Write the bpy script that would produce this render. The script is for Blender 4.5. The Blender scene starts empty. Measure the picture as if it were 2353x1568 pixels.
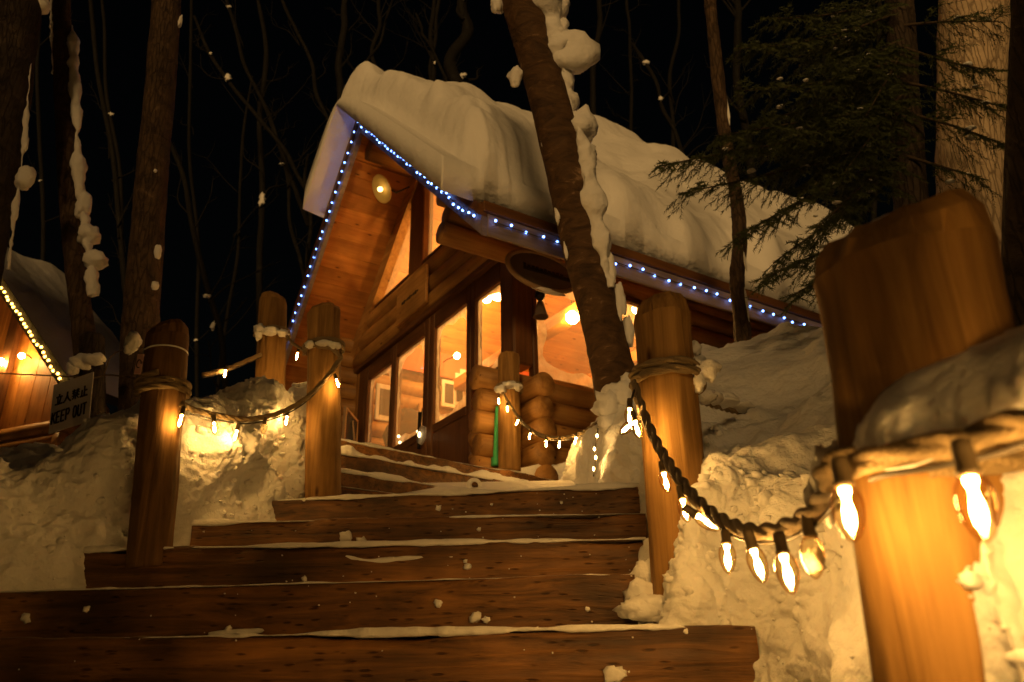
import bpy, math, random
import numpy as np
from mathutils import Vector, Matrix
R = math.radians
random.seed(7)
rng = np.random.default_rng(7)
sc = bpy.context.scene
col = sc.collection

# ------------------------------------------------------------------ camera, night sky, light
CX, CY, FPX, PITCH, ROLL = 1176.5, 784.0, 1862.0, R(23.7), R(1.0)
_f = np.array([0, math.cos(PITCH), math.sin(PITCH)])
_u0 = np.array([0, -math.sin(PITCH), math.cos(PITCH)])
_r0 = np.array([1.0, 0, 0])
RT = math.cos(ROLL) * _r0 - math.sin(ROLL) * _u0
UP = math.cos(ROLL) * _u0 + math.sin(ROLL) * _r0
cam = bpy.data.cameras.new('camera')
camo = bpy.data.objects.new('camera', cam)
col.objects.link(camo)
cam.sensor_width = 36.0
cam.lens = 36.0 * FPX / 2353.0
cam.clip_start = 0.05
cam.clip_end = 500
cam.dof.use_dof = True
cam.dof.focus_distance = 3.4
cam.dof.aperture_fstop = 4.4
m = Matrix(((RT[0], UP[0], -_f[0], 0), (RT[1], UP[1], -_f[1], 0), (RT[2], UP[2], -_f[2], 0), (0, 0, 0, 1)))
camo.matrix_world = m
sc.camera = camo

SUN_EL, SUN_AZ = R(11.5), R(187)     # azimuth clockwise from +Y
world = bpy.data.worlds.new('World')
sc.world = world
world.use_nodes = True
wn = world.node_tree.nodes
wl = world.node_tree.links
sky = wn.new('ShaderNodeTexSky')
sky.sky_type = 'NISHITA'
sky.sun_disc = False
sky.sun_elevation = R(1.0)
sky.sun_rotation = SUN_AZ
wn['Background'].inputs['Strength'].default_value = 0.0012
wl.new(sky.outputs['Color'], wn['Background'].inputs['Color'])

sun = bpy.data.lights.new('sun', 'SUN')
sun.energy = 1.4
sun.angle = R(10)
sun.color = (1.0, 0.57, 0.19)
suno = bpy.data.objects.new('sun', sun)
col.objects.link(suno)
sd = Vector((math.sin(SUN_AZ) * math.cos(SUN_EL), math.cos(SUN_AZ) * math.cos(SUN_EL), math.sin(SUN_EL)))
suno.rotation_euler = sd.to_track_quat('Z', 'Y').to_euler()
suno.location = sd * 40

sc.view_settings.view_transform = 'Standard'
sc.view_settings.look = 'None'
sc.view_settings.exposure = 0.0
sc.view_settings.gamma = 1.0
sc.view_settings.use_curve_mapping = False
sc.render.engine = 'CYCLES'
sc.cycles.use_denoising = True
sc.cycles.use_adaptive_sampling = True
sc.cycles.adaptive_threshold = 0.02
sc.cycles.max_bounces = 6
sc.cycles.diffuse_bounces = 3
sc.cycles.transparent_max_bounces = 16
sc.cycles.sample_clamp_indirect = 4.0
sc.cycles.caustics_reflective = False
sc.cycles.caustics_refractive = False


def ray(px, py):
    return _f + (px - CX) / FPX * RT - (py - CY) / FPX * UP


def at(px, py, Y):
    d = ray(px, py)
    return d * (Y / d[1])


def atz(px, py, z):
    d = ray(px, py)
    return d * (z / d[2])


# ------------------------------------------------------------------ noise
def _hash(ix, iy, iz):
    n = (ix * 73856093) ^ (iy * 19349663) ^ (iz * 83492791)
    n = (n ^ (n >> 13)) * 1274126177
    n = n & 0x7fffffff
    return ((n ^ (n >> 16)) & 0xffff) / 32767.5 - 1.0


def vnoise(P):
    P = np.asarray(P, float)
    i = np.floor(P).astype(np.int64)
    f = P - i
    f = f * f * f * (f * (f * 6 - 15) + 10)
    x, y, z = i[..., 0], i[..., 1], i[..., 2]
    fx, fy, fz = f[..., 0], f[..., 1], f[..., 2]
    r = 0
    for dx in (0, 1):
        wx = fx if dx else 1 - fx
        for dy in (0, 1):
            wy = fy if dy else 1 - fy
            for dz in (0, 1):
                wz = fz if dz else 1 - fz
                r = r + wx * wy * wz * _hash(x + dx, y + dy, z + dz)
    return r


def fbm(P, octv=4, gain=0.5):
    P = np.asarray(P, float)
    a, s, r = 1.0, 1.0, 0.0
    for k in range(octv):
        r = r + a * vnoise(P * s + 17.3 * k)
        a *= gain
        s *= 2.03
    return r


def billow(P, octv=4, gain=0.5):
    P = np.asarray(P, float)
    a, s, r = 1.0, 1.0, 0.0
    for k in range(octv):
        r = r + a * (1 - 2 * np.abs(vnoise(P * s + 31.7 * k)))
        a *= gain
        s *= 2.03
    return r


# ------------------------------------------------------------------ materials
MATS = {}


def new_mat(name):
    mt = bpy.data.materials.new(name)
    mt.use_nodes = True
    MATS[name] = mt
    return mt, mt.node_tree.nodes, mt.node_tree.links, mt.node_tree.nodes['Principled BSDF']


def simple(name, c, rough=0.6, spec=0.3, metal=0.0, bump=0.0, bscale=40):
    mt, n, l, b = new_mat(name)
    b.inputs['Base Color'].default_value = (*c, 1)
    b.inputs['Roughness'].default_value = rough
    b.inputs['Specular IOR Level'].default_value = spec
    b.inputs['Metallic'].default_value = metal
    if bump:
        t = n.new('ShaderNodeTexCoord')
        no = n.new('ShaderNodeTexNoise')
        no.inputs['Scale'].default_value = bscale
        no.inputs['Detail'].default_value = 5
        l.new(t.outputs['Object'], no.inputs['Vector'])
        bp = n.new('ShaderNodeBump')
        bp.inputs['Strength'].default_value = bump
        bp.inputs['Distance'].default_value = 0.02
        l.new(no.outputs['Fac'], bp.inputs['Height'])
        l.new(bp.outputs['Normal'], b.inputs['Normal'])
    return mt


def emit(name, c, s):
    mt = bpy.data.materials.new(name)
    mt.use_nodes = True
    n = mt.node_tree.nodes
    n.remove(n['Principled BSDF'])
    e = n.new('ShaderNodeEmission')
    e.inputs['Color'].default_value = (*c, 1)
    e.inputs['Strength'].default_value = s
    mt.node_tree.links.new(e.outputs[0], n['Material Output'].inputs['Surface'])
    MATS[name] = mt
    return mt


def wood(name, dark, light, axis='z', grain=1.0, rough=0.6, knots=True, bump=0.35, incised=False, spec=0.25):
    """long stretched grain along one axis, rings of knots, slight tint per object"""
    mt, n, l, b = new_mat(name)
    t = n.new('ShaderNodeTexCoord')
    oi = n.new('ShaderNodeObjectInfo')
    off = n.new('ShaderNodeVectorMath')
    off.operation = 'SCALE'
    off.inputs[0].default_value = (13.1, 7.7, 5.3)
    l.new(oi.outputs['Random'], off.inputs['Scale'])
    ad = n.new('ShaderNodeVectorMath')
    l.new(t.outputs['Object'], ad.inputs[0])
    l.new(off.outputs[0], ad.inputs[1])
    mp = n.new('ShaderNodeMapping')
    a, c = 28.0 * grain, 1.6 * grain
    mp.inputs['Scale'].default_value = {'x': (c, a, a), 'y': (a, c, a), 'z': (a, a, c)}[axis]
    l.new(ad.outputs[0], mp.inputs['Vector'])
    no = n.new('ShaderNodeTexNoise')
    no.inputs['Scale'].default_value = 1.0
    no.inputs['Detail'].default_value = 8
    no.inputs['Roughness'].default_value = 0.65
    no.inputs['Distortion'].default_value = 0.6
    l.new(mp.outputs[0], no.inputs['Vector'])
    rp = n.new('ShaderNodeValToRGB')
    rp.color_ramp.elements[0].position = 0.30
    rp.color_ramp.elements[0].color = (*dark, 1)
    rp.color_ramp.elements[1].position = 0.68
    rp.color_ramp.elements[1].color = (*light, 1)
    l.new(no.outputs['Fac'], rp.inputs['Fac'])
    colr = rp.outputs['Color']
    # broad stain variation
    n2 = n.new('ShaderNodeTexNoise')
    n2.inputs['Scale'].default_value = 2.3
    n2.inputs['Detail'].default_value = 4
    l.new(ad.outputs[0], n2.inputs['Vector'])
    mr = n.new('ShaderNodeMapRange')
    mr.inputs['From Min'].default_value = 0.3
    mr.inputs['From Max'].default_value = 0.7
    mr.inputs['To Min'].default_value = 0.30 if incised else 0.62
    mr.inputs['To Max'].default_value = 1.7 if incised else 1.12
    l.new(n2.outputs['Fac'], mr.inputs['Value'])
    mx = n.new('ShaderNodeMix')
    mx.data_type = 'RGBA'
    mx.blend_type = 'MULTIPLY'
    mx.inputs['Factor'].default_value = 1.0
    l.new(colr, mx.inputs['A'])
    l.new(mr.outputs[0], mx.inputs['B'])
    colr = mx.outputs['Result']
    height = no.outputs['Fac']
    if knots or incised:
        mp2 = n.new('ShaderNodeMapping')
        if incised:
            s1, s2 = 60.0, 11.0
        else:
            s1, s2 = 9.0, 3.2
        mp2.inputs['Scale'].default_value = {'x': (s2, s1, s1), 'y': (s1, s2, s1), 'z': (s1, s1, s2)}[axis]
        l.new(ad.outputs[0], mp2.inputs['Vector'])
        vo = n.new('ShaderNodeTexVoronoi')
        vo.inputs['Scale'].default_value = 1.0
        vo.inputs['Randomness'].default_value = 0.75
        l.new(mp2.outputs[0], vo.inputs['Vector'])
        r2 = n.new('ShaderNodeValToRGB')
        p0, p1 = (0.10, 0.24) if incised else (0.05, 0.14)
        r2.color_ramp.elements[0].position = p0
        r2.color_ramp.elements[0].color = (0.38, 0.34, 0.30, 1) if incised else (0.25, 0.18, 0.13, 1)
        r2.color_ramp.elements[1].position = p1
        r2.color_ramp.elements[1].color = (1, 1, 1, 1)
        l.new(vo.outputs['Distance'], r2.inputs['Fac'])
        m3 = n.new('ShaderNodeMix')
        m3.data_type = 'RGBA'
        m3.blend_type = 'MULTIPLY'
        m3.inputs['Factor'].default_value = 1.0
        l.new(colr, m3.inputs['A'])
        l.new(r2.outputs['Color'], m3.inputs['B'])
        colr = m3.outputs['Result']
        if incised:
            mm = n.new('ShaderNodeMath')
            mm.operation = 'MULTIPLY'
            l.new(height, mm.inputs[0])
            l.new(r2.outputs['Color'], mm.inputs[1])
            height = mm.outputs[0]
    l.new(colr, b.inputs['Base Color'])
    b.inputs['Roughness'].default_value = rough
    b.inputs['Specular IOR Level'].default_value = spec
    bp = n.new('ShaderNodeBump')
    bp.inputs['Strength'].default_value = bump
    bp.inputs['Distance'].default_value = 0.012
    l.new(height, bp.inputs['Height'])
    l.new(bp.outputs['Normal'], b.inputs['Normal'])
    return mt


def snow_mat(name, fine=90.0, strength=0.5, sss=0.0):
    mt, n, l, b = new_mat(name)
    b.inputs['Base Color'].default_value = (0.82, 0.81, 0.79, 1)
    b.inputs['Subsurface Weight'].default_value = sss
    b.inputs['Subsurface Radius'].default_value = (1.0, 0.8, 0.6)
    b.inputs['Subsurface Scale'].default_value = 0.02
    b.inputs['Roughness'].default_value = 0.7
    b.inputs['Specular IOR Level'].default_value = 0.25
    t = n.new('ShaderNodeTexCoord')
    a = n.new('ShaderNodeTexNoise')
    a.inputs['Scale'].default_value = fine
    a.inputs['Detail'].default_value = 6
    a.inputs['Roughness'].default_value = 0.7
    l.new(t.outputs['Object'], a.inputs['Vector'])
    c = n.new('ShaderNodeTexNoise')
    c.inputs['Scale'].default_value = fine * 0.14
    c.inputs['Detail'].default_value = 5
    l.new(t.outputs['Object'], c.inputs['Vector'])
    b1 = n.new('ShaderNodeBump')
    b1.inputs['Strength'].default_value = strength
    b1.inputs['Distance'].default_value = 0.006
    l.new(a.outputs['Fac'], b1.inputs['Height'])
    b2 = n.new('ShaderNodeBump')
    b2.inputs['Strength'].default_value = strength
    b2.inputs['Distance'].default_value = 0.05
    l.new(c.outputs['Fac'], b2.inputs['Height'])
    l.new(b1.outputs['Normal'], b2.inputs['Normal'])
    l.new(b2.outputs['Normal'], b.inputs['Normal'])
    return mt


def bark_mat(name, dark, light, pale, hscale=14.0):
    mt, n, l, b = new_mat(name)
    t = n.new('ShaderNodeTexCoord')
    mp = n.new('ShaderNodeMapping')
    mp.inputs['Scale'].default_value = (5, 5, hscale)
    l.new(t.outputs['Object'], mp.inputs['Vector'])
    no = n.new('ShaderNodeTexNoise')
    no.inputs['Scale'].default_value = 1.0
    no.inputs['Detail'].default_value = 8
    no.inputs['Roughness'].default_value = 0.7
    no.inputs['Distortion'].default_value = 1.2
    l.new(mp.outputs[0], no.inputs['Vector'])
    rp = n.new('ShaderNodeValToRGB')
    e = rp.color_ramp.elements
    e[0].position = 0.32
    e[0].color = (*dark, 1)
    e[1].position = 0.60
    e[1].color = (*light, 1)
    k = e.new(0.74)
    k.color = (*pale, 1)
    l.new(no.outputs['Fac'], rp.inputs['Fac'])
    mp3 = n.new('ShaderNodeMapping')
    mp3.inputs['Scale'].default_value = (11, 11, hscale * 1.3) if hscale > 8 else (30, 30, hscale * 0.8)
    l.new(t.outputs['Object'], mp3.inputs['Vector'])
    dw = n.new('ShaderNodeVectorMath')
    l.new(mp3.outputs[0], dw.inputs[0])
    l.new(no.outputs['Color'], dw.inputs[1])
    vc = n.new('ShaderNodeTexVoronoi')
    vc.feature = 'DISTANCE_TO_EDGE'
    vc.inputs['Scale'].default_value = 1.0
    l.new(dw.outputs[0], vc.inputs['Vector'])
    cr = n.new('ShaderNodeValToRGB')
    cr.color_ramp.elements[0].position = 0.0
    cr.color_ramp.elements[0].color = (1, 1, 1, 1) if hscale > 8 else (0.62, 0.60, 0.58, 1)
    cr.color_ramp.elements[1].position = 0.10
    cr.color_ramp.elements[1].color = (1, 1, 1, 1)
    l.new(vc.outputs['Distance'], cr.inputs['Fac'])
    mc = n.new('ShaderNodeMix')
    mc.data_type = 'RGBA'
    mc.blend_type = 'MULTIPLY'
    mc.inputs['Factor'].default_value = 1.0
    l.new(rp.outputs['Color'], mc.inputs['A'])
    l.new(cr.outputs['Color'], mc.inputs['B'])
    l.new(mc.outputs['Result'], b.inputs['Base Color'])
    b.inputs['Roughness'].default_value = 0.75
    b.inputs['Specular IOR Level'].default_value = 0.3
    bp = n.new('ShaderNodeBump')
    bp.inputs['Strength'].default_value = 0.8
    bp.inputs['Distance'].default_value = 0.03
    hs = n.new('ShaderNodeMath')
    hs.operation = 'ADD'
    l.new(no.outputs['Fac'], hs.inputs[0])
    l.new(cr.outputs['Color'], hs.inputs[1])
    l.new(hs.outputs[0], bp.inputs['Height'])
    l.new(bp.outputs['Normal'], b.inputs['Normal'])
    return mt


def glass_mat(name, tint, gloss=0.12, rough=0.03):
    mt = bpy.data.materials.new(name)
    mt.use_nodes = True
    n, l = mt.node_tree.nodes, mt.node_tree.links
    n.remove(n['Principled BSDF'])
    tr = n.new('ShaderNodeBsdfTransparent')
    tr.inputs['Color'].default_value = (*tint, 1)
    gl = n.new('ShaderNodeBsdfGlossy')
    gl.inputs['Roughness'].default_value = rough
    fr = n.new('ShaderNodeLayerWeight')
    fr.inputs['Blend'].default_value = 0.5
    pw = n.new('ShaderNodeMath')
    pw.operation = 'POWER'
    pw.inputs[1].default_value = 4.0
    l.new(fr.outputs['Facing'], pw.inputs[0])
    mu = n.new('ShaderNodeMath')
    mu.operation = 'MULTIPLY_ADD'
    mu.inputs[1].default_value = gloss * 4
    mu.inputs[2].default_value = gloss * 0.25
    l.new(pw.outputs[0], mu.inputs[0])
    mx = n.new('ShaderNodeMixShader')
    l.new(mu.outputs[0], mx.inputs[0])
    l.new(tr.outputs[0], mx.inputs[1])
    l.new(gl.outputs[0], mx.inputs[2])
    l.new(mx.outputs[0], n['Material Output'].inputs['Surface'])
    MATS[name] = mt
    return mt


def frost_mat(name):
    mt = bpy.data.materials.new(name)
    mt.use_nodes = True
    n, l = mt.node_tree.nodes, mt.node_tree.links
    n.remove(n['Principled BSDF'])
    tr = n.new('ShaderNodeBsdfTransparent')
    tl = n.new('ShaderNodeBsdfTranslucent')
    tl.inputs['Color'].default_value = (0.92, 0.86, 0.8, 1)
    df = n.new('ShaderNodeBsdfDiffuse')
    df.inputs['Color'].default_value = (0.8, 0.78, 0.76, 1)
    m1 = n.new('ShaderNodeMixShader')
    m1.inputs[0].default_value = 0.4
    l.new(tl.outputs[0], m1.inputs[1])
    l.new(df.outputs[0], m1.inputs[2])
    m2 = n.new('ShaderNodeMixShader')
    t = n.new('ShaderNodeTexCoord')
    no = n.new('ShaderNodeTexNoise')
    no.inputs['Scale'].default_value = 9
    no.inputs['Detail'].default_value = 6
    l.new(t.outputs['Object'], no.inputs['Vector'])
    mr = n.new('ShaderNodeMapRange')
    mr.inputs['From Min'].default_value = 0.3
    mr.inputs['From Max'].default_value = 0.7
    mr.inputs['To Min'].default_value = 0.35
    mr.inputs['To Max'].default_value = 0.75
    l.new(no.outputs['Fac'], mr.inputs['Value'])
    l.new(mr.outputs[0], m2.inputs[0])
    l.new(tr.outputs[0], m2.inputs[1])
    l.new(m1.outputs[0], m2.inputs[2])
    l.new(m2.outputs[0], n['Material Output'].inputs['Surface'])
    MATS[name] = mt
    return mt


snow_mat('snow', 90, 0.5)
snow_mat('bank_snow', 90, 0.7, 0.2)
snow_mat('roof_snow', 40, 0.5)
wood('sleeper', (0.036, 0.016, 0.006), (0.30, 0.135, 0.034), 'x', 1.0, 0.5, False, 1.0, True, spec=0.45)
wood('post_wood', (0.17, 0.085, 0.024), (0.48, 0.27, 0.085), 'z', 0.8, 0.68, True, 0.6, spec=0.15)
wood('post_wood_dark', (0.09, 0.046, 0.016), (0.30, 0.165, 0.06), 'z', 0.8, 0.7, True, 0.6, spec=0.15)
for ax in 'xyz':
    wood('log_' + ax, (0.28, 0.13, 0.036), (0.54, 0.29, 0.09), ax, 0.6, 0.5, True, 0.25)
    wood('board_' + ax, (0.42, 0.155, 0.034), (0.66, 0.29, 0.066), ax, 0.5, 0.5, True, 0.15)
    wood('frame_' + ax, (0.085, 0.036, 0.014), (0.17, 0.075, 0.027), ax, 0.6, 0.45, False, 0.2)
wood('fascia_x', (0.20, 0.15, 0.13), (0.34, 0.27, 0.24), 'x', 0.6, 0.6, False, 0.25)
simple('roofing', (0.035, 0.028, 0.024), 0.7, 0.3, bump=0.5, bscale=30)
bark_mat('bark_lean', (0.030, 0.016, 0.008), (0.105, 0.056, 0.024), (0.38, 0.25, 0.15), 13)
bark_mat('bark_dark', (0.018, 0.013, 0.010), (0.055, 0.038, 0.026), (0.10, 0.075, 0.055), 5)
bark_mat('bark_mid', (0.035, 0.022, 0.014), (0.10, 0.062, 0.036), (0.20, 0.14, 0.09), 6)
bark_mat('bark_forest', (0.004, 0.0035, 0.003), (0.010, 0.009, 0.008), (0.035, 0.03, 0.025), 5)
simple('rope', (0.30, 0.22, 0.12), 0.85, 0.1, bump=0.7, bscale=220)
simple('rope_dark', (0.27, 0.205, 0.13), 0.85, 0.1, bump=0.7, bscale=220)
simple('cord', (0.05, 0.04, 0.03), 0.6)
simple('socket', (0.085, 0.062, 0.035), 0.55)
simple('needle', (0.050, 0.064, 0.018), 0.6)
simple('twig', (0.06, 0.042, 0.025), 0.8)
simple('sign_white', (0.80, 0.78, 0.74), 0.45, bump=0.1, bscale=15)
simple('ink', (0.012, 0.011, 0.012), 0.6)
simple('chalk', (0.05, 0.06, 0.045), 0.9)
simple('pink', (0.50, 0.30, 0.28), 0.6)
simple('iron', (0.02, 0.017, 0.016), 0.5, 0.5, 0.6)
simple('enamel', (0.80, 0.58, 0.20), 0.35, 0.5)
simple('oval_face', (0.10, 0.07, 0.05), 0.7, bump=0.3, bscale=25)
simple('oval_rim', (0.26, 0.17, 0.09), 0.6, bump=0.3, bscale=25)
simple('paper', (0.75, 0.66, 0.55), 0.7)
simple('red_cloth', (0.52, 0.13, 0.06), 0.8, bump=0.3)
simple('green', (0.06, 0.42, 0.16), 0.5)
simple('dark_cloth', (0.07, 0.055, 0.05), 0.9)
simple('zip_tie', (0.75, 0.74, 0.70), 0.4)
pm = glass_mat('pane', (0.96, 0.95, 0.93), 0.12, 0.02)
_n, _l = pm.node_tree.nodes, pm.node_tree.links
_out = _n['Material Output']
_base = _out.inputs['Surface'].links[0].from_socket
_tl = _n.new('ShaderNodeBsdfTranslucent')
_tl.inputs['Color'].default_value = (0.9, 0.85, 0.78, 1)
_mx = _n.new('ShaderNodeMixShader')
_mx.inputs[0].default_value = 0.09          # thin condensation haze, added so the panes glow paler
_l.new(_base, _mx.inputs[1])
_l.new(_tl.outputs[0], _mx.inputs[2])
_l.new(_mx.outputs[0], _out.inputs['Surface'])
gm = glass_mat('bulb_glass', (1.0, 0.90, 0.66), 0.22, 0.06)
_n, _l = gm.node_tree.nodes, gm.node_tree.links
_lw = _n.new('ShaderNodeLayerWeight')
_lw.inputs['Blend'].default_value = 0.45
_cr = _n.new('ShaderNodeValToRGB')
_cr.color_ramp.elements[0].position = 0.25
_cr.color_ramp.elements[0].color = (1.0, 0.94, 0.78, 1)
_cr.color_ramp.elements[1].position = 0.85
_cr.color_ramp.elements[1].color = (0.62, 0.33, 0.09, 1)
_l.new(_lw.outputs['Facing'], _cr.inputs['Fac'])
_l.new(_cr.outputs['Color'], [q for q in _n if q.type == 'BSDF_TRANSPARENT'][0].inputs['Color'])
frost_mat('frost')
WARM = (1.0, 0.54, 0.15)
emit('filament', WARM, 330.0)
emit('filament_small', WARM, 110.0)
emit('led_blue', (0.14, 0.30, 1.0), 13.0)
emit('led_blue_core', (0.55, 0.75, 1.0), 10.0)
emit('led_amber', (1.0, 0.52, 0.09), 12.0)
emit('globe_light', (1.0, 0.50, 0.11), 640.0)
emit('down_light', (1.0, 0.54, 0.15), 300.0)
emit('white_led', (0.75, 0.90, 1.0), 3.0)
emit('candle', (1.0, 0.75, 0.35), 6.0)
emit('dim_bulb', (1.0, 0.62, 0.20), 5.0)


# ------------------------------------------------------------------ object helpers
def tag(o, label=None, cat=None, group=None, kind=None):
    if label:
        o['label'] = label
    if cat:
        o['category'] = cat
    if group:
        o['group'] = group
    if kind:
        o['kind'] = kind
    return o


def thing(name, label, cat, loc=(0, 0, 0), rotz=0.0, group=None):
    o = bpy.data.objects.new(name, None)
    col.objects.link(o)
    o.location = Vector([float(c) for c in loc])
    o.rotation_euler = (0, 0, rotz)
    o.empty_display_size = 0.1
    o['_loc'] = [float(c) for c in loc]
    tag(o, label, cat, group)
    return o


def make_mesh(name, V, F, mat, smooth=True):
    me = bpy.data.meshes.new(name)
    V = np.asarray(V, float)
    me.from_pydata(V.tolist(), [], [tuple(int(i) for i in f) for f in F])
    if smooth:
        me.polygons.foreach_set('use_smooth', [True] * len(me.polygons))
    me.materials.append(MATS[mat])
    me.update()
    return me


def obj(name, V, F, mat, parent=None, smooth=True, local=False, origin=None):
    """link one mesh; V in world coordinates unless local"""
    V = np.asarray(V, float)
    if parent is None:
        if origin is None:
            lo, hi = V.min(0), V.max(0)
            origin = np.array([(lo[0] + hi[0]) / 2, (lo[1] + hi[1]) / 2, lo[2]])
        me = make_mesh(name, V - origin, F, mat, smooth)
        o = bpy.data.objects.new(name, me)
        o.location = Vector([float(c) for c in origin])
        o['_loc'] = [float(c) for c in origin]
    else:
        if not local:
            root = parent
            while root.parent:
                root = root.parent
            V = V - np.array(list(root['_loc']))
        me = make_mesh(name, V, F, mat, smooth)
        o = bpy.data.objects.new(name, me)
        o.parent = parent
    col.objects.link(o)
    return o


def share(name, me, parent, loc, rot=None, scale=None):
    o = bpy.data.objects.new(name, me)
    col.objects.link(o)
    o.parent = parent
    o.location = loc
    if rot is not None:
        o.rotation_euler = rot
    if scale is not None:
        o.scale = scale
    return o


# ------------------------------------------------------------------ shape helpers (return V, F)
def grid_faces(nu, nv, closed_v=False, flip=False):
    F = []
    jm = nv if closed_v else nv - 1
    for i in range(nu - 1):
        for j in range(jm):
            j2 = (j + 1) % nv
            q = (i * nv + j, i * nv + j2, (i + 1) * nv + j2, (i + 1) * nv + j)
            F.append(q[::-1] if flip else q)
    return F


def frames(path):
    path = np.asarray(path, float)
    T = np.gradient(path, axis=0)
    T /= np.linalg.norm(T, axis=1)[:, None] + 1e-12
    ref = np.array([0, 0, 1.0]) if abs(T[0][2]) < 0.9 else np.array([1.0, 0, 0])
    N = np.zeros_like(path)
    n0 = ref - T[0] * (ref @ T[0])
    n0 /= np.linalg.norm(n0)
    N[0] = n0
    for i in range(1, len(path)):
        v = N[i - 1] - T[i] * (N[i - 1] @ T[i])
        N[i] = v / (np.linalg.norm(v) + 1e-12)
    return T, N, np.cross(T, N)


def tube(path, rad, n=12, caps=True):
    path = np.asarray(path, float)
    m_ = len(path)
    rad = np.broadcast_to(np.asarray(rad, float), (m_,))
    T, N, B = frames(path)
    th = np.linspace(0, 2 * np.pi, n, endpoint=False)
    V = path[:, None, :] + rad[:, None, None] * (np.cos(th)[None, :, None] * N[:, None, :] + np.sin(th)[None, :, None] * B[:, None, :])
    V = V.reshape(-1, 3)
    F = grid_faces(m_, n, True)
    if caps:
        F.append(tuple(range(n))[::-1])
        F.append(tuple((m_ - 1) * n + j for j in range(n)))
    return V, F


def rope_tube(path, r=0.013, twist=0.10, n=27):
    """three-strand rope as one trefoil section turning along the path"""
    path = np.asarray(path, float)
    seg = np.linalg.norm(np.diff(path, axis=0), axis=1)
    L = np.concatenate([[0], np.cumsum(seg)])
    step = twist / 22.0
    m_ = max(8, int(L[-1] / step))
    s = np.linspace(0, L[-1], m_)
    P = np.stack([np.interp(s, L, path[:, k]) for k in range(3)], 1)
    T, N, B = frames(P)
    th = np.linspace(0, 2 * np.pi, n, endpoint=False)
    ph = 2 * np.pi * s / twist
    u3 = (th[None, :] - ph[:, None] / 3 + np.pi / 3) % (2 * np.pi / 3) - np.pi / 3
    rr = 1.08 * r * (0.5 * np.cos(u3) + np.sqrt(np.clip(0.26 - 0.25 * np.sin(u3) ** 2, 0.002, None)))
    V = P[:, None, :] + rr[..., None] * (np.cos(th)[None, :, None] * N[:, None, :] + np.sin(th)[None, :, None] * B[:, None, :])
    F = grid_faces(m_, n, True)
    F.append(tuple(range(n))[::-1])
    F.append(tuple((m_ - 1) * n + j for j in range(n)))
    return V.reshape(-1, 3), F


def box(x0, x1, y0, y1, z0, z1):
    V = [(x, y, z) for z in (z0, z1) for y in (y0, y1) for x in (x0, x1)]
    F = [(0, 2, 3, 1), (4, 5, 7, 6), (0, 1, 5, 4), (2, 6, 7, 3), (0, 4, 6, 2), (1, 3, 7, 5)]
    return np.array(V, float), F


def bbox(x0, x1, y0, y1, z0, z1, b=0.008):
    """box with chamfered long edges: 24 verts"""
    lo = np.array([x0, y0, z0], float)
    hi = np.array([x1, y1, z1], float)
    b = min(b, 0.3 * (hi - lo).min())
    V, idx = [], {}
    for sx in (0, 1):
        for sy in (0, 1):
            for sz in (0, 1):
                c = np.array([hi[0] if sx else lo[0], hi[1] if sy else lo[1], hi[2] if sz else lo[2]])
                d = np.array([-b if sx else b, -b if sy else b, -b if sz else b])
                for k in range(3):
                    e = d.copy()
                    e[k] = 0
                    idx[(sx, sy, sz, k)] = len(V)
                    V.append(c + e)
    F = []
    g = lambda a, k: idx[(*a, k)]
    for k in range(3):
        a, c = [(1, 2), (2, 0), (0, 1)][k]
        for s in (0, 1):
            q = []
            for (p, r_) in ((0, 0), (1, 0), (1, 1), (0, 1)):
                t = [0, 0, 0]
                t[k] = s
                t[a] = p
                t[c] = r_
                q.append(g(t, k))
            F.append(tuple(q) if s else tuple(q[::-1]))
    for k in range(3):            # edge chamfers running along axis k
        a, c = [(1, 2), (2, 0), (0, 1)][k]
        for p in (0, 1):
            for r_ in (0, 1):
                t0, t1 = [0, 0, 0], [0, 0, 0]
                t1[k] = 1
                for t in (t0, t1):
                    t[a] = p
                    t[c] = r_
                q = (g(t0, a), g(t1, a), g(t1, c), g(t0, c))
                F.append(q if (p == r_) else q[::-1])
    for sx in (0, 1):
        for sy in (0, 1):
            for sz in (0, 1):
                q = tuple(g((sx, sy, sz), k) for k in range(3))
                F.append(q if (sx + sy + sz) % 2 else q[::-1])
    return np.array(V), F


def prism(poly, axis, a0, a1):
    """closed polygon (2D) extruded along an axis"""
    poly = [tuple(p) for p in poly]
    n = len(poly)
    V = []
    for a in (a0, a1):
        for (p, q) in poly:
            V.append({'x': (a, p, q), 'y': (p, a, q), 'z': (p, q, a)}[axis])
    F = [tuple(range(n))[::-1], tuple(range(n, 2 * n))]
    for i in range(n):
        j = (i + 1) % n
        F.append((i, j, n + j, n + i))
    return np.array(V, float), F


def lathe(profile, n=16):
    """profile of (r, z); closed with caps at ends of nonzero radius"""
    V = []
    th = np.linspace(0, 2 * np.pi, n, endpoint=False)
    for r, z in profile:
        for t in th:
            V.append((r * math.cos(t), r * math.sin(t), z))
    F = grid_faces(len(profile), n, True)
    F.append(tuple(range(n))[::-1])
    F.append(tuple((len(profile) - 1) * n + j for j in range(n)))
    return np.array(V), F


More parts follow.
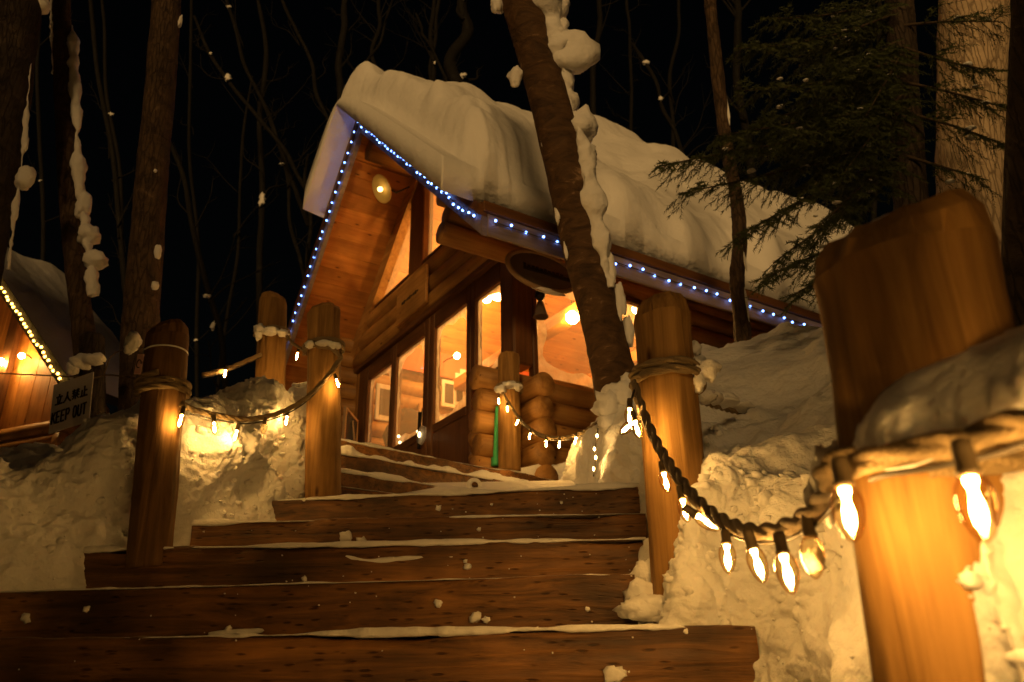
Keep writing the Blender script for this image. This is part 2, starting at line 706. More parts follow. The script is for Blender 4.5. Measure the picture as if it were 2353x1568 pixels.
def blob(c, r, nu=18, nv=12, amp=0.25, freq=1.6, seed=0.0):
    c = np.asarray(c, float)
    r = np.broadcast_to(np.asarray(r, float), (3,))
    V = [(0, 0, 1.0)]
    for i in range(1, nv):
        p = math.pi * i / nv
        for j in range(nu):
            t = 2 * math.pi * j / nu
            V.append((math.sin(p) * math.cos(t), math.sin(p) * math.sin(t), math.cos(p)))
    V.append((0, 0, -1.0))
    V = np.array(V)
    k = 1 + amp * fbm(V * freq + seed, 3)
    V = V * k[:, None] * r + c
    F = []
    for j in range(nu):
        F.append((0, 1 + j, 1 + (j + 1) % nu))
    for i in range(nv - 2):
        for j in range(nu):
            a = 1 + i * nu + j
            b = 1 + i * nu + (j + 1) % nu
            F.append((a, a + nu, b + nu, b))
    last = len(V) - 1
    s = 1 + (nv - 2) * nu
    for j in range(nu):
        F.append((s + j, last, s + (j + 1) % nu))
    return V, F


def catmull(P, n):
    """resample a list of points along a centripetal-free Catmull-Rom curve; works on (k, ...) arrays"""
    P = np.asarray(P, float)
    k = len(P)
    t = np.linspace(0, k - 1, n)
    i = np.minimum(t.astype(int), k - 2)
    f = (t - i).reshape((-1,) + (1,) * (P.ndim - 1))
    p1, p2 = P[i], P[i + 1]
    p0 = np.where((i > 0).reshape(f.shape), P[np.maximum(i - 1, 0)], 2 * p1 - p2)
    p3 = np.where((i < k - 2).reshape(f.shape), P[np.minimum(i + 2, k - 1)], 2 * p2 - p1)
    return 0.5 * ((2 * p1) + (-p0 + p2) * f + (2 * p0 - 5 * p1 + 4 * p2 - p3) * f ** 2 + (-p0 + 3 * p1 - 3 * p2 + p3) * f ** 3)


def grid_normals(G):
    du = np.gradient(G, axis=0)
    dv = np.gradient(G, axis=1)
    N = np.cross(du, dv)
    return N / (np.linalg.norm(N, axis=2)[..., None] + 1e-12)


# ------------------------------------------------------------------ ground and snow banks
def ground_z(x, y):
    s = 0.49 * (y - 2.4) - 0.16
    s = np.clip(s, -0.85, 1.36)
    far = np.clip((np.hypot(x, y) - 9) / 40, 0, 1)
    return s + far * 2.0


gx = np.concatenate([np.linspace(-200, -14, 18), np.linspace(-13, 13, 105), np.linspace(14, 200, 18)])
gy = np.concatenate([np.linspace(-160, -6, 12), np.linspace(-5, 20, 101), np.linspace(22, 240, 24)])
GX, GY = np.meshgrid(gx, gy, indexing='ij')
GZ = ground_z(GX, GY) + 0.10 * fbm(np.stack([GX * 0.5, GY * 0.5, 0 * GX], -1), 3) * (np.hypot(GX, GY) > 7)
G = np.stack([GX, GY, GZ], -1)
g = obj('ground', G.reshape(-1, 3), grid_faces(len(gx), len(gy), flip=True), 'snow', origin=np.zeros(3))
tag(g, 'snow covered ground between the cabins and trees', kind='structure')


def bank(name, net, nu, nv, label, amps=(0.09, 0.040, 0.016), freqs=(1.8, 4.2, 12.0), flip=False, fade=0.0):
    net = np.array(net, float)
    A = catmull(net, nu)
    A = np.swapaxes(catmull(np.swapaxes(A, 0, 1), nv), 0, 1)
    N = grid_normals(A)
    if flip:
        N = -N
    P = A.reshape(-1, 3)
    mask = np.clip(0.5 + 1.1 * vnoise(P * 1.5 + 70), 0, 1)           # crumbly here, wind-smoothed there
    warp = P + 0.05 * np.stack([vnoise(P * 5 + 3), vnoise(P * 5 + 13), vnoise(P * 5 + 23)], 1)
    d = amps[0] * fbm(P * freqs[0], 2) + amps[1] * (0.35 + 0.65 * mask) * (fbm(warp * freqs[1] + 5, 3)) + amps[2] * mask * (billow(warp * freqs[2] + 9, 3) - 0.3)
    # shovel cuts: soft-edged terraces
    chunk = vnoise(warp * np.array([3.4, 3.4, 4.6]) + 40)
    d = d + amps[1] * (0.35 + 0.65 * mask) * np.tanh(2.6 * chunk) + 0.35 * amps[2] * (0.3 + mask) * billow(P * 34.0 + 3, 2)
    V = P + (N.reshape(-1, 3) * d[:, None])
    o = obj(name, V, grid_faces(nu, nv, flip=not flip), 'bank_snow', origin=np.zeros(3))
    tag(o, label, kind='structure')
    return o, V.reshape(nu, nv, 3)


# unseen slope added at the right and rear to shade the low banks
hr_, ha_ = np.meshgrid(np.concatenate([np.linspace(5.5, 14, 46), np.linspace(15, 60, 20)]), np.radians(np.linspace(62, 268, 330)), indexing='ij')
hx_, hy_ = hr_ * np.sin(ha_), hr_ * np.cos(ha_)
side_ = np.clip((ha_ - np.radians(66)) / 0.35, 0, 1) * np.clip((np.radians(264) - ha_) / 0.3, 0, 1)
cut_ = 1 - np.exp(-((hx_ + 1.22 + 0.02 * hy_) / 0.62) ** 2) * (hy_ < -2)  # notch in the added slope lets sun through to the foreground post
side_ = side_ * cut_
hz_ = -1.9 + (7.2 * np.clip((hr_ - 5.8) / 3.6, 0, 1) ** 1.3 + 0.05 * (hr_ - 6)) * side_ + 6.0 * np.clip((-6.3 - hx_) / 1.6, 0, 1) * np.clip((-3 - hy_) / 3.0, 0, 1) + 0.22 * fbm(np.stack([hx_ * 0.5, hy_ * 0.5, 0 * hx_], -1), 3)  # raised at the left to keep the far cabin roof in shade
o = obj('shading_slope', np.stack([hx_, hy_, hz_], -1).reshape(-1, 3), grid_faces(66, 330, flip=True), 'snow', origin=np.zeros(3))
tag(o, 'unseen added snow slope round the right and rear, shading the banks', kind='structure')

left_net = [
    [(-2.05, 0.2, -1.2), (-2.1, 0.2, -0.9), (-2.4, 0.2, -0.6), (-2.9, 0.2, -0.3), (-4.2, 0.3, -0.2), (-9, 0.5, -1.4)],
    [(-1.95, 1.5, -0.7), (-2.05, 1.5, -0.4), (-2.3, 1.5, -0.02), (-2.8, 1.6, 0.2), (-4.2, 1.7, 0.35), (-9, 1.8, -1.0)],
    [(-1.90, 2.2, -0.25), (-1.95, 2.25, 0.1), (-2.15, 2.3, 0.45), (-2.6, 2.4, 0.66), (-4.2, 2.5, 0.85), (-9, 2.8, -0.8)],
    [(-1.80, 2.8, 0.1), (-1.84, 2.9, 0.42), (-1.98, 3.0, 0.78), (-2.4, 3.1, 0.88), (-4.2, 3.3, 0.84), (-9, 3.5, -0.4)],
    [(-1.42, 3.40, 0.40), (-1.50, 3.42, 0.75), (-1.66, 3.5, 1.10), (-2.2, 3.6, 1.03), (-4.2, 3.8, 0.92), (-9, 4.0, 0)],
    [(-1.32, 3.82, 0.62), (-1.40, 3.92, 0.98), (-1.54, 4.0, 1.36), (-2.1, 4.15, 1.22), (-4.2, 4.3, 1.05), (-9, 4.6, 0.4)],
    [(-1.16, 4.22, 0.85), (-1.24, 4.34, 1.18), (-1.34, 4.4, 1.56), (-1.9, 4.65, 1.44), (-4.2, 4.9, 1.15), (-9, 5.2, 0.8)],
    [(-1.14, 4.55, 1.0), (-1.18, 4.66, 1.36), (-1.28, 4.72, 1.66), (-1.8, 5.0, 1.58), (-4.2, 5.5, 1.3), (-9, 5.9, 1.0)],
    [(-1.2, 4.9, 1.0), (-1.28, 5.05, 1.3), (-1.45, 5.2, 1.5), (-1.9, 5.5, 1.55), (-4.2, 6.2, 1.5), (-9, 6.6, 1.0)],
]
_, LB = bank('snow_bank', left_net, 420, 340, 'shovelled snow bank left of the wooden steps', amps=(0.10, 0.060, 0.020))
right_net = [
    [(0.80, -0.5, -1.3), (0.82, -0.5, -1.0), (0.86, -0.5, -0.6), (0.92, -0.5, -0.35), (1.1, -0.5, -0.2), (2.2, -0.4, 0.1), (7, -0.2, -1.2)],
    [(0.68, 0.30, -0.9), (0.69, 0.30, -0.5), (0.70, 0.31, -0.12), (0.74, 0.33, 0.10), (0.9, 0.4, 0.22), (2.2, 0.5, 0.5), (7, 0.7, -1.0)],
    [(0.60, 0.58, -0.9), (0.605, 0.60, -0.45), (0.61, 0.62, -0.04), (0.65, 0.66, 0.14), (0.84, 0.75, 0.26), (2.2, 1.0, 0.50), (7, 0.95, -0.8)],
    [(0.46, 0.71, -0.9), (0.47, 0.73, -0.42), (0.49, 0.75, -0.05), (0.54, 0.78, 0.16), (0.78, 0.85, 0.29), (2.2, 1.05, 0.53), (7, 1.05, -0.8)],
    [(0.33, 0.80, -0.9), (0.355, 0.82, -0.40), (0.395, 0.84, -0.06), (0.46, 0.86, 0.18), (0.74, 0.92, 0.32), (2.2, 1.1, 0.55), (7, 1.1, -0.8)],
    [(0.46, 0.90, -0.9), (0.48, 0.90, -0.42), (0.52, 0.91, -0.05), (0.60, 0.92, 0.20), (0.82, 0.97, 0.34), (2.2, 1.15, 0.56), (7, 1.2, -0.8)],
    [(0.58, 1.00, -0.8), (0.60, 1.00, -0.4), (0.58, 0.98, -0.06), (0.66, 1.00, 0.22), (0.9, 1.05, 0.36), (2.3, 1.2, 0.58), (7, 1.3, -0.7)],
    [(0.62, 1.16, -0.7), (0.64, 1.17, -0.35), (0.66, 1.18, -0.05), (0.72, 1.20, 0.20), (0.94, 1.24, 0.36), (2.3, 1.4, 0.62), (7, 1.6, -0.7)],
    [(0.60, 1.45, -0.55), (0.62, 1.5, -0.2), (0.66, 1.52, 0.10), (0.74, 1.55, 0.34), (1.0, 1.6, 0.46), (2.4, 1.8, 0.75), (7, 2.0, -0.5)],
    [(0.63, 1.95, -0.35), (0.65, 2.0, 0.0), (0.68, 2.0, 0.26), (0.76, 2.05, 0.47), (1.0, 2.1, 0.62), (2.5, 2.3, 0.95), (7, 2.5, -0.2)],
    [(0.66, 2.30, -0.15), (0.67, 2.34, 0.12), (0.69, 2.37, 0.33), (0.77, 2.42, 0.54), (1.0, 2.45, 0.70), (2.55, 2.65, 1.1), (7, 2.8, -0.1)],
    [(0.56, 2.42, 0.0), (0.58, 2.43, 0.17), (0.62, 2.45, 0.36), (0.70, 2.49, 0.57), (0.96, 2.53, 0.73), (2.6, 2.72, 1.15), (7, 2.9, 0)],
    [(0.34, 2.46, 0.02), (0.41, 2.475, 0.20), (0.50, 2.50, 0.40), (0.61, 2.53, 0.61), (0.93, 2.6, 0.76), (2.6, 2.8, 1.2), (7, 3.0, 0)],
    [(0.56, 2.85, 0.15), (0.60, 2.9, 0.45), (0.65, 2.95, 0.68), (0.75, 3.0, 0.82), (1.05, 3.05, 0.94), (2.7, 3.2, 1.4), (7, 3.5, 0.3)],
    [(0.60, 3.40, 0.45), (0.64, 3.5, 0.78), (0.70, 3.55, 1.0), (0.82, 3.6, 1.10), (1.15, 3.65, 1.2), (2.8, 3.8, 1.7), (7, 4.1, 0.6)],
    [(0.62, 3.95, 0.7), (0.60, 4.1, 1.08), (0.64, 4.2, 1.34), (0.80, 4.3, 1.5), (1.25, 4.4, 1.75), (2.9, 4.5, 2.0), (7, 4.9, 0.9)],
    [(0.46, 4.55, 0.8), (0.48, 4.7, 1.25), (0.56, 4.85, 1.58), (0.78, 4.95, 1.8), (1.3, 5.05, 2.12), (3.0, 5.2, 2.32), (7, 5.5, 1.0)],
    [(0.34, 5.4, 1.1), (0.40, 5.5, 1.45), (0.52, 5.6, 1.7), (0.85, 5.7, 1.92), (1.45, 5.9, 2.18), (3.1, 6.0, 2.4), (7, 6.3, 1.1)],
    [(0.30, 6.1, 1.3), (0.44, 6.2, 1.55), (0.62, 6.3, 1.7), (1.0, 6.5, 1.85), (1.7, 6.8, 2.0), (3.3, 7.0, 2.1), (7, 7.3, 1.1)],
]
_, RB = bank('snow_bank', right_net, 520, 300, 'deep snow bank right of the steps with rope lights over it', flip=False,
             amps=(0.07, 0.040, 0.012))
mound_net = [
    [(-0.50, 6.42, 1.50), (-0.12, 6.60, 1.52), (0.25, 6.86, 1.50), (0.60, 6.92, 1.40)],
    [(-0.42, 6.50, 1.70), (-0.05, 6.66, 1.74), (0.28, 6.86, 1.76), (0.68, 6.96, 1.65)],
    [(-0.25, 6.75, 1.74), (0.08, 6.82, 1.82), (0.40, 6.95, 1.90), (0.80, 7.05, 1.90)],
    [(-0.15, 6.95, 1.60), (0.2, 7.0, 1.7), (0.5, 7.1, 1.85), (0.95, 7.2, 1.9)],
]
bank('snow_mound', mound_net, 70, 70, 'low snow mound at the foot of the post by the cabin corner', amps=(0.03, 0.02, 0.010))

# loose clods lying on the banks: nobody could count them
VV, FF = [], []
for (Gd, cnt, i0, i1, j0, j1) in ((LB, 420, 0.30, 0.92, 0.02, 0.55), (RB, 520, 0.14, 0.80, 0.03, 0.62)):
    nu_, nv_ = Gd.shape[:2]
    for _ in range(cnt):
        a_, b_ = int(nu_ * rng.uniform(i0, i1)), int(nv_ * rng.uniform(j0, j1))
        p = Gd[a_, b_]
        r = 0.005 + 0.020 * rng.random() ** 3.0
        if p[1] < 1.3:
            r *= 0.5
        v, f = blob(p + np.array([0, 0, r * 0.2]), (r * rng.uniform(0.8, 1.4), r, r * rng.uniform(0.6, 1.0)), 8, 6, 0.45, 1.8, rng.random() * 50)
        b0 = len(VV)
        VV += v.tolist()
        FF += [tuple(i + b0 for i in q) for q in f]
o = obj('snow_clods', VV, FF, 'snow', origin=np.zeros(3))
tag(o, 'small clods of snow scattered over the banks', 'snow', kind='stuff')

# ------------------------------------------------------------------ steps
RISE = 0.19


def beam(name, P0, P1, depth, top, h, parent, mat='sleeper', seed=0.0):
    """sleeper whose top front edge runs from P0 to P1; swept rounded section with worn edges"""
    P0, P1 = np.array(P0[:2], float), np.array(P1[:2], float)
    L = np.linalg.norm(P1 - P0)
    d = (P1 - P0) / L
    nrm = np.array([-d[1], d[0]])
    n = max(12, int(L / 0.035))
    s = np.linspace(0, L, n)
    b = 0.012
    sec = [(0, -h), (0, -h * 0.66), (0, -h * 0.33), (0, -b), (b * 0.3, -b * 0.3), (b, 0), (depth * 0.5, 0), (depth, 0), (depth, -h)]
    V = np.zeros((n, len(sec), 3))
    for j, (p, q) in enumerate(sec):
        base = P0[None, :] + d[None, :] * s[:, None] + nrm[None, :] * p
        V[:, j, 0], V[:, j, 1], V[:, j, 2] = base[:, 0], base[:, 1], top + q
    Pn = V.reshape(-1, 3)
    off = 0.016 * fbm(Pn * np.array([3, 9, 12]) + seed, 4)
    edge = (np.tile(np.array([0.3, 0.6, 0.6, 1, 1, 1, 0, 0, 0]), n)) * off
    Pn[:, 0] += -nrm[0] * edge
    Pn[:, 1] += -nrm[1] * edge
    Pn[:, 2] += np.tile(np.array([0, 0, 0, 1, 1, 1, 0, 0, 0]), n) * (0.013 * fbm(Pn * np.array([2.6, 2.6, 1]) + seed + 3, 4))
    m_ = len(sec)
    F = grid_faces(n, m_, True, flip=False)
    F.append(tuple(range(m_)))
    F.append(tuple((n - 1) * m_ + j for j in range(m_))[::-1])
    return obj(name, Pn, F, mat, parent)


def snow_strip(P0, P1, depth, top, parent, thick=0.012, seed=0.0, droop=0.012, cover=0.9):
    """thin snow left on a tread, its ragged front edge hanging over the nosing here and there"""
    P0, P1 = np.array(P0[:2], float), np.array(P1[:2], float)
    L = np.linalg.norm(P1 - P0)
    d = (P1 - P0) / L
    nrm = np.array([-d[1], d[0]])
    n = max(20, int(L / 0.010))
    s = np.linspace(0.0, L, n)
    q = np.stack([s * 2.1, 0 * s + seed, 0 * s], 1)
    a = fbm(q, 4)
    bb = fbm(q * 4 + 9, 3)
    th = thick * np.clip(0.75 + 0.9 * a + 0.4 * bb, 0.18, 2.6)
    front = -0.004 - 0.010 * np.clip(a + 0.6 * bb, -0.6, 1.5)
    dr = droop * np.clip(a * 1.2 + 0.8 * bb - 0.1, 0.0, 2.2)
    sec = [(front + 0.004, -dr), (front, -dr * 0.4 + th * 0.2), (front + 0.004, th * 0.75), (front + 0.016, th),
           (0 * s + depth * cover * 0.5, th * 1.15), (0 * s + depth * cover, th * 1.4), (0 * s + depth * cover, -0.002 + 0 * s), (0 * s + 0.02, 0.001 + 0 * s)]
    V = np.zeros((n, len(sec), 3))
    for j, (p, z) in enumerate(sec):
        base = P0[None, :] + d[None, :] * s[:, None] + nrm[None, :] * p[:, None]
        V[:, j, 0], V[:, j, 1], V[:, j, 2] = base[:, 0], base[:, 1], top + z
    m_ = len(sec)
    F = grid_faces(n, m_, True)
    F.append(tuple(range(m_)))
    F.append(tuple((n - 1) * m_ + j for j in range(m_))[::-1])
    return obj('snow_cover', V.reshape(-1, 3), F, 'snow', parent)


H0 = 0.168
low_px = {0: [(0, 1473), (1735, 1440)], 1: [(0, 1362), (1458, 1320)], 2: [(150, 1266), (1484, 1240)],
          3: [(443, 1204), (1484, 1180)], 4: [(580, 1154), (1482, 1116)]}
stairs = thing('stairs', 'lower flight of dark sleeper steps with snow on the treads', 'stairs', (-0.5, 2.4, -0.4))
STEP_LINES = {}
for k in range(-2, 5):
    top = H0 + RISE * k
    if k >= 0:
        A, B = [atz(*q, top) for q in low_px[k]]
        if k < 2:                     # runs on to the left, out of the picture
            A = A + (A - B) * (0.35 if k == 0 else 0.05)
    else:
        A, B = np.array([-2.1, 2.43 + 0.385 * k, top]), np.array([0.62, 2.385 + 0.385 * k, top])
    STEP_LINES[k] = (A, B, top)
    sb = beam('step_beam', A, B, 0.41 if k < 4 else 0.55, top, RISE + 0.02, stairs, seed=k * 3.1)
    snow_strip(A, B, 0.39, top, sb, 0.011, seed=k * 1.7 + 2, droop=0.010)
up_px = {0: [(697, 1106), (927, 1137)], 1: [(713, 1073), (1093, 1131)], 2: [(761, 1039), (1255, 1123)], 3: [(757, 1008), (1297, 1108)]}
ups = thing('stairs', 'upper flight of weathered steps angled toward the cabin porch', 'stairs', (-0.5, 5.2, 0.8))
for j in range(4):
    top = H0 + RISE * (5 + j)
    A, B = [atz(*q, top) for q in up_px[j]]
    d = (B - A) / np.linalg.norm(B - A)
    if j < 3:
        B = A + d * (2.0 - 0.05 * j)
    sb = beam('step_beam', A, B, 0.46, top, RISE + 0.02, ups, seed=20 + j * 2.3)
    snow_strip(A, B, 0.42, top, sb, (0.018, 0.018, 0.045, 0.018)[j], seed=j * 2.7 + 30, droop=0.010)
pl = np.array([(-1.32, 4.2), (0.62, 4.15), (0.45, 6.3), (-1.15, 4.9)])
V, F = prism(pl, 'z', 0.6, 0.905)
o = obj('landing', V, F, 'snow', smooth=False)
tag(o, 'trodden snow landing between the two flights of steps', kind='structure')
dk = [tuple(atz(757, 1008, 1.688)[:2] + np.array([-0.25, 0.30])), tuple(atz(1297, 1108, 1.688)[:2] + np.array([0.0, 0.32])), (2.2, 8.4), (-3.6, 12.2), (-4.6, 9.6)]
V, F = prism(dk, 'z', 1.45, 1.684)
o = obj('porch_floor', V, F, 'snow', smooth=False)
tag(o, 'trodden snow floor in front of the cabin doors', kind='structure')

# snow crumbs fallen on the risers and treads: too small to pick apart
VV, FF = [], []
spots = [(795, 1235, 3, .030), (830, 1243, 3, .022), (1008, 1167, 4, .016), (1075, 1303, 2, .016), (1070, 1290, 2, .008),
         (1006, 1387, 1, .014), (1090, 1420, 1, .020), (1118, 1425, 1, .012), (1412, 1548, 0, .028), (1100, 1217, 3, .010),
         (525, 1445, 1, .010), (1575, 1452, 0, .008), (1350, 1400, 1, .010), (470, 1222, 3, .008), (1130, 1160, 4, .007),
         (700, 1150, 4, .012), (1310, 1465, 0, .006), (60, 1420, 1, .018), (200, 1400, 1, .012), (700, 1330, 2, .010), (1290, 1155, 4, .007)]
for (px, py, k, r) in spots:
    A, B, top = STEP_LINES[k]
    d = ray(px, py)
    n2 = np.array([-(B - A)[1], (B - A)[0], 0])
    t = (A @ n2) / (d @ n2)
    c = d * t
    v, f = blob(c + np.array([0, -0.002, 0]), (r, r * 0.5, r * 0.85), 10, 7, 0.5, 1.7, px * 0.1)
    b0 = len(VV)
    VV += v.tolist()
    FF += [tuple(i + b0 for i in q) for q in f]
for _ in range(110):
    k = random.choice([0, 1, 2, 2, 3, 4])
    A, B, top = STEP_LINES[k]
    t = random.random() ** 0.7
    c = A + (B - A) * t + np.array([0, -0.003, -random.random() * RISE])
    if abs(c[0]) > 2:
        continue
    r = random.uniform(.0018, .0042)
    v, f = blob(c, (r, r * 0.6, r * 0.8), 6, 4, 0.4, 1.7, random.random() * 9)
    b0 = len(VV)
    VV += v.tolist()
    FF += [tuple(i + b0 for i in q) for q in f]
o = obj('snow_crumbs', VV, FF, 'snow', origin=np.zeros(3))
tag(o, 'crumbs of snow stuck to the step fronts', 'snow', kind='stuff')
# long snow patches pressed onto two risers
for (pts, k) in (([(790, 1278), (850, 1290), (940, 1283), (1040, 1280)], 2), ([(480, 1458), (560, 1452), (645, 1447)], 1)):
    A, B, top = STEP_LINES[k]
    n2 = np.array([-(B - A)[1], (B - A)[0], 0])
    P = [ray(*p) * ((A @ n2) / (ray(*p) @ n2)) for p in pts]
    P = catmull(np.array(P), 40)
    rr = 0.014 * (0.6 + 0.5 * np.abs(vnoise(P * 14))) * np.sin(np.linspace(0.12, 3.0, 40)) ** 0.4
    V, F = tube(P, rr, 8)
    V[:, 1] = P.mean(0)[1] + (V[:, 1] - P.mean(0)[1]) * 0.5
    o = obj('snow_patch', V, F, 'snow')
    tag(o, 'ragged snow patch smeared across the ' + ('middle' if k == 2 else 'lower left') + ' step front', 'snow')

# ------------------------------------------------------------------ log posts


def post(name, base, top, r, label, mat='post_wood', slant=0.05, slant_dir=0.6, chamfer=0.05, flare=1.0, cap_snow=0.0, seed=1.0, cracks=3):
    base, top = np.asarray(base, float), np.asarray(top, float)
    L = np.linalg.norm(top - base)
    t = thing(name, label, 'post', base)
    ns, n = 64, 40
    ax = (top - base) / L
    e1 = np.cross(ax, [0, 1, 0])
    e1 /= np.linalg.norm(e1)
    e2 = np.cross(ax, e1)
    th = np.linspace(0, 2 * np.pi, ns, endpoint=False)
    zs = list(np.linspace(0, 1 - chamfer / L, n)) + [1 - 0.4 * chamfer / L, 1.0, 1.0, 1.0]
    rs = [1.0] * n + [0.5 * (1 + flare * 0.86), flare * 0.74, flare * 0.35, 0.02]
    rg = np.random.default_rng(int(seed * 10))
    ck = [(rg.uniform(0, 6.28), rg.uniform(0.2, 0.9)) for _ in range(cracks)]
    V = []
    for i, (z, k) in enumerate(zip(zs, rs)):
        P = base + ax * (z * L)
        nz = 0.055 * fbm(np.stack([np.cos(th) * 1.6 + seed, np.sin(th) * 1.6, 0 * th + z * L * 2.6], 1), 4)
        oc = np.cos(np.pi / 9) / np.cos((th + seed) % (2 * np.pi / 9) - np.pi / 9) ** 1.6      # adze-cut flats, clearest on the bevel
        rr = r * k * (1 + nz) * (1 + (oc - 1) * (0.35 if i < n else 1.0))
        if i < n:
            if flare != 1.0 and z > 0.9:
                rr = rr * (1 + (flare - 1) * (z - 0.9) / 0.1)
            for a0, ln in ck:
                w = np.angle(np.exp(1j * (th - a0 - 0.12 * math.sin(3 * z + a0))))
                rr = rr - r * 0.13 * np.exp(-(w / 0.050) ** 2) * (1.0 if z > 1 - ln else 0.0)
        ring = P + rr[:, None] * (np.cos(th)[:, None] * e1 + np.sin(th)[:, None] * e2)
        if z > 0.9:
            w = (z - 0.9) / 0.1
            ring = ring + ax * (slant * w * (np.cos(th - slant_dir) * min(1, k + 0.05)))[:, None]
        V.append(ring)
    body, cap = np.concatenate(V[:n]), np.concatenate(V[n - 1:])
    F = grid_faces(n, ns, True)
    F.append(tuple(range(ns))[::-1])
    tr_ = obj('trunk', body, F, mat, t)
    m_ = len(V) - n + 1
    F = grid_faces(m_, ns, True)
    F.append(tuple((m_ - 1) * ns + j for j in range(ns)))
    obj('bevelled_top', cap, F, mat, tr_, False)
    if cap_snow:
        V, F = blob(top + np.array([0, 0.25 * r, cap_snow * 0.2]), (r * 0.62 * flare, r * 0.5 * flare, cap_snow), 20, 10, 0.25, 2.0, seed)
        # follow the slanted cut
        w = (V - top)
        V[:, 2] += slant * (w @ e1 * math.cos(slant_dir) + w @ e2 * math.sin(slant_dir)) / r
        obj('snow_cap', V, F, 'snow', t)
    return t, ax


def coil(P, ax, r, rr=0.013, turns=2.0, rise=0.03, a0=0.0):
    ax = np.asarray(ax, float)
    e1 = np.cross(ax, [0, 1, 0])
    e1 /= np.linalg.norm(e1)
    e2 = np.cross(ax, e1)
    n = int(40 * turns)
    out = []
    for i in range(n + 1):
        t = a0 + 2 * np.pi * turns * i / n
        out.append(P + ax * (rise * (i / n - 0.5) * turns) + (r + rr) * (math.cos(t) * e1 + math.sin(t) * e2))
    return np.array(out)


def mid(px, py, Y):
    return at(px, py, Y)


P1b, P1t = at(345, 1262, 3.24), at(386, 752, 3.24)
P1b = P1b + (P1b - P1t) * 0.08
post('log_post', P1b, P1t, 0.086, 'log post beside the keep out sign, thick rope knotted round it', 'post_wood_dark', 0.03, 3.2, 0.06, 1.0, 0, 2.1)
P2b, P2t = at(212, 960, 5.3), at(212, 770, 5.3)
post('log_post', P2b, P2t, 0.085, 'short dark post behind the keep out sign', 'bark_dark', 0.01, 0, 0.03, 1.0, 0, 4.2, 0)
P3b, P3t = at(617, 1010, 5.0), at(628, 682, 5.0)
post('log_post', P3b, P3t, 0.094, 'round topped log post standing behind the left snow bank', 'post_wood', 0.02, 0.5, 0.05, 1.0, 0, 5.4)
P4b, P4t = at(744, 1190, 4.42), at(744, 712, 4.42)
post('log_post', P4b, P4t, 0.096, 'log post at the foot of the upper steps, nearest the left eave', 'post_wood', 0.02, 2.5, 0.03, 1.06, 0, 6.7)
P5b, P5t = at(1172, 1085, 6.78), at(1169, 816, 6.78)
post('log_post', P5b, P5t, 0.097, 'log post in front of the cabin corner with rope and lights', 'post_wood', 0.01, 1.5, 0.02, 1.0, 0, 7.7)
P6b, P6t = at(1578, 1440, 2.66), at(1519, 696, 2.66)
P6b = P6b + (P6b - P6t) * 0.12
post('log_post', P6b, P6t, 0.101, 'golden log post right of the steps with glowing bulbs below its rope', 'post_wood', 0.015, 2.8, 0.07, 1.07, 0.012, 8.7, 4)
P7b, P7t = np.array([0.490, 0.985, -0.62]), np.array([0.522, 0.95, 0.590])
post('log_post', P7b, P7t, 0.110, 'large blurred foreground post at the right edge', 'post_wood', 0.05, 3.7, 0.07, 1.08, 0.006, 9.9, 5)


post('log_post', np.array([0.74, -0.80, -1.3]), np.array([0.78, -0.82, 0.48]), 0.112, 'added log post out of the picture on the right, holding the extra bulbs', 'post_wood_dark', 0.02, 1.0, 0.05, 1.0, 0, 12.3, 3)  # unseen post, added to carry the extra bulbs


def along(b, t, py_frac):
    return b + (t - b) * py_frac


def pt_on(b, t, z):
    return b + (t - b) * ((z - b[2]) / (t[2] - b[2]))


axis = lambda b, t: (t - b) / np.linalg.norm(t - b)

# ------------------------------------------------------------------ ropes


def path3(pts, n=60):
    return catmull(np.array([at(*p) for p in pts]), n)


def rope(label, pts, r=0.0135, twist=0.085, mat='rope', coils=()):
    P = path3(pts, 80) if not isinstance(pts, np.ndarray) else pts
    t = thing('rope', label, 'rope', P[0])
    obj('span', *rope_tube(P, r, twist), mat, t)
    for (c, ax_, pr, turns, rise, a0) in coils:
        obj('coil', *rope_tube(coil(c, ax_, pr, r, turns, rise, a0), r, twist), 'rope', t)
    return P


def pz(b, t, px_y):
    """point on a post axis at picture height px_y"""
    best, bd = None, 1e9
    for k in np.linspace(0, 1, 400):
        p = b + (t - b) * k
        d = p @ _f
        y = CY - FPX * (p @ UP) / d
        if abs(y - px_y) < bd:
            best, bd = p, abs(y - px_y)
    return best


RA = rope('rope swag hanging from the post by the sign to the upper step post',
          [(418, 930, 3.17), (450, 944, 3.32), (510, 957, 3.58), (570, 964, 3.82), (640, 950, 4.02), (700, 918, 4.15), (750, 868, 4.24), (785, 820, 4.30)],
          coils=[(pz(P1b, P1t, 893), axis(P1b, P1t), 0.088, 2.2, 0.030, 0.5)])
rope('rope looped round the upper step post', [(785, 822, 4.32), (760, 800, 4.31), (730, 797, 4.31)],
     coils=[(pz(P4b, P4t, 800), axis(P4b, P4t), 0.099, 2.0, 0.03, 0.0)])
RBp = rope('rope running behind the left bank to the round topped post',
           [(465, 862, 4.6), (520, 848, 4.7), (560, 832, 4.8), (600, 815, 4.9)],
           coils=[(pz(P3b, P3t, 768), axis(P3b, P3t), 0.097, 2.0, 0.028, 1.0)])
rope('short rope between the two left rear posts', [(655, 768, 4.92), (672, 788, 4.75), (690, 800, 4.55), (702, 806, 4.42)], 0.010)
RC = rope('rope swag from the cabin corner post to the leaning tree',
          [(1150, 895, 6.68), (1175, 935, 6.5), (1205, 975, 6.25), (1245, 1000, 5.9), (1290, 1006, 5.6), (1335, 995, 5.3), (1372, 972, 5.05), (1400, 945, 4.9)],
          0.013, coils=[(pz(P5b, P5t, 893), axis(P5b, P5t), 0.100, 2.5, 0.028, 2.0)])
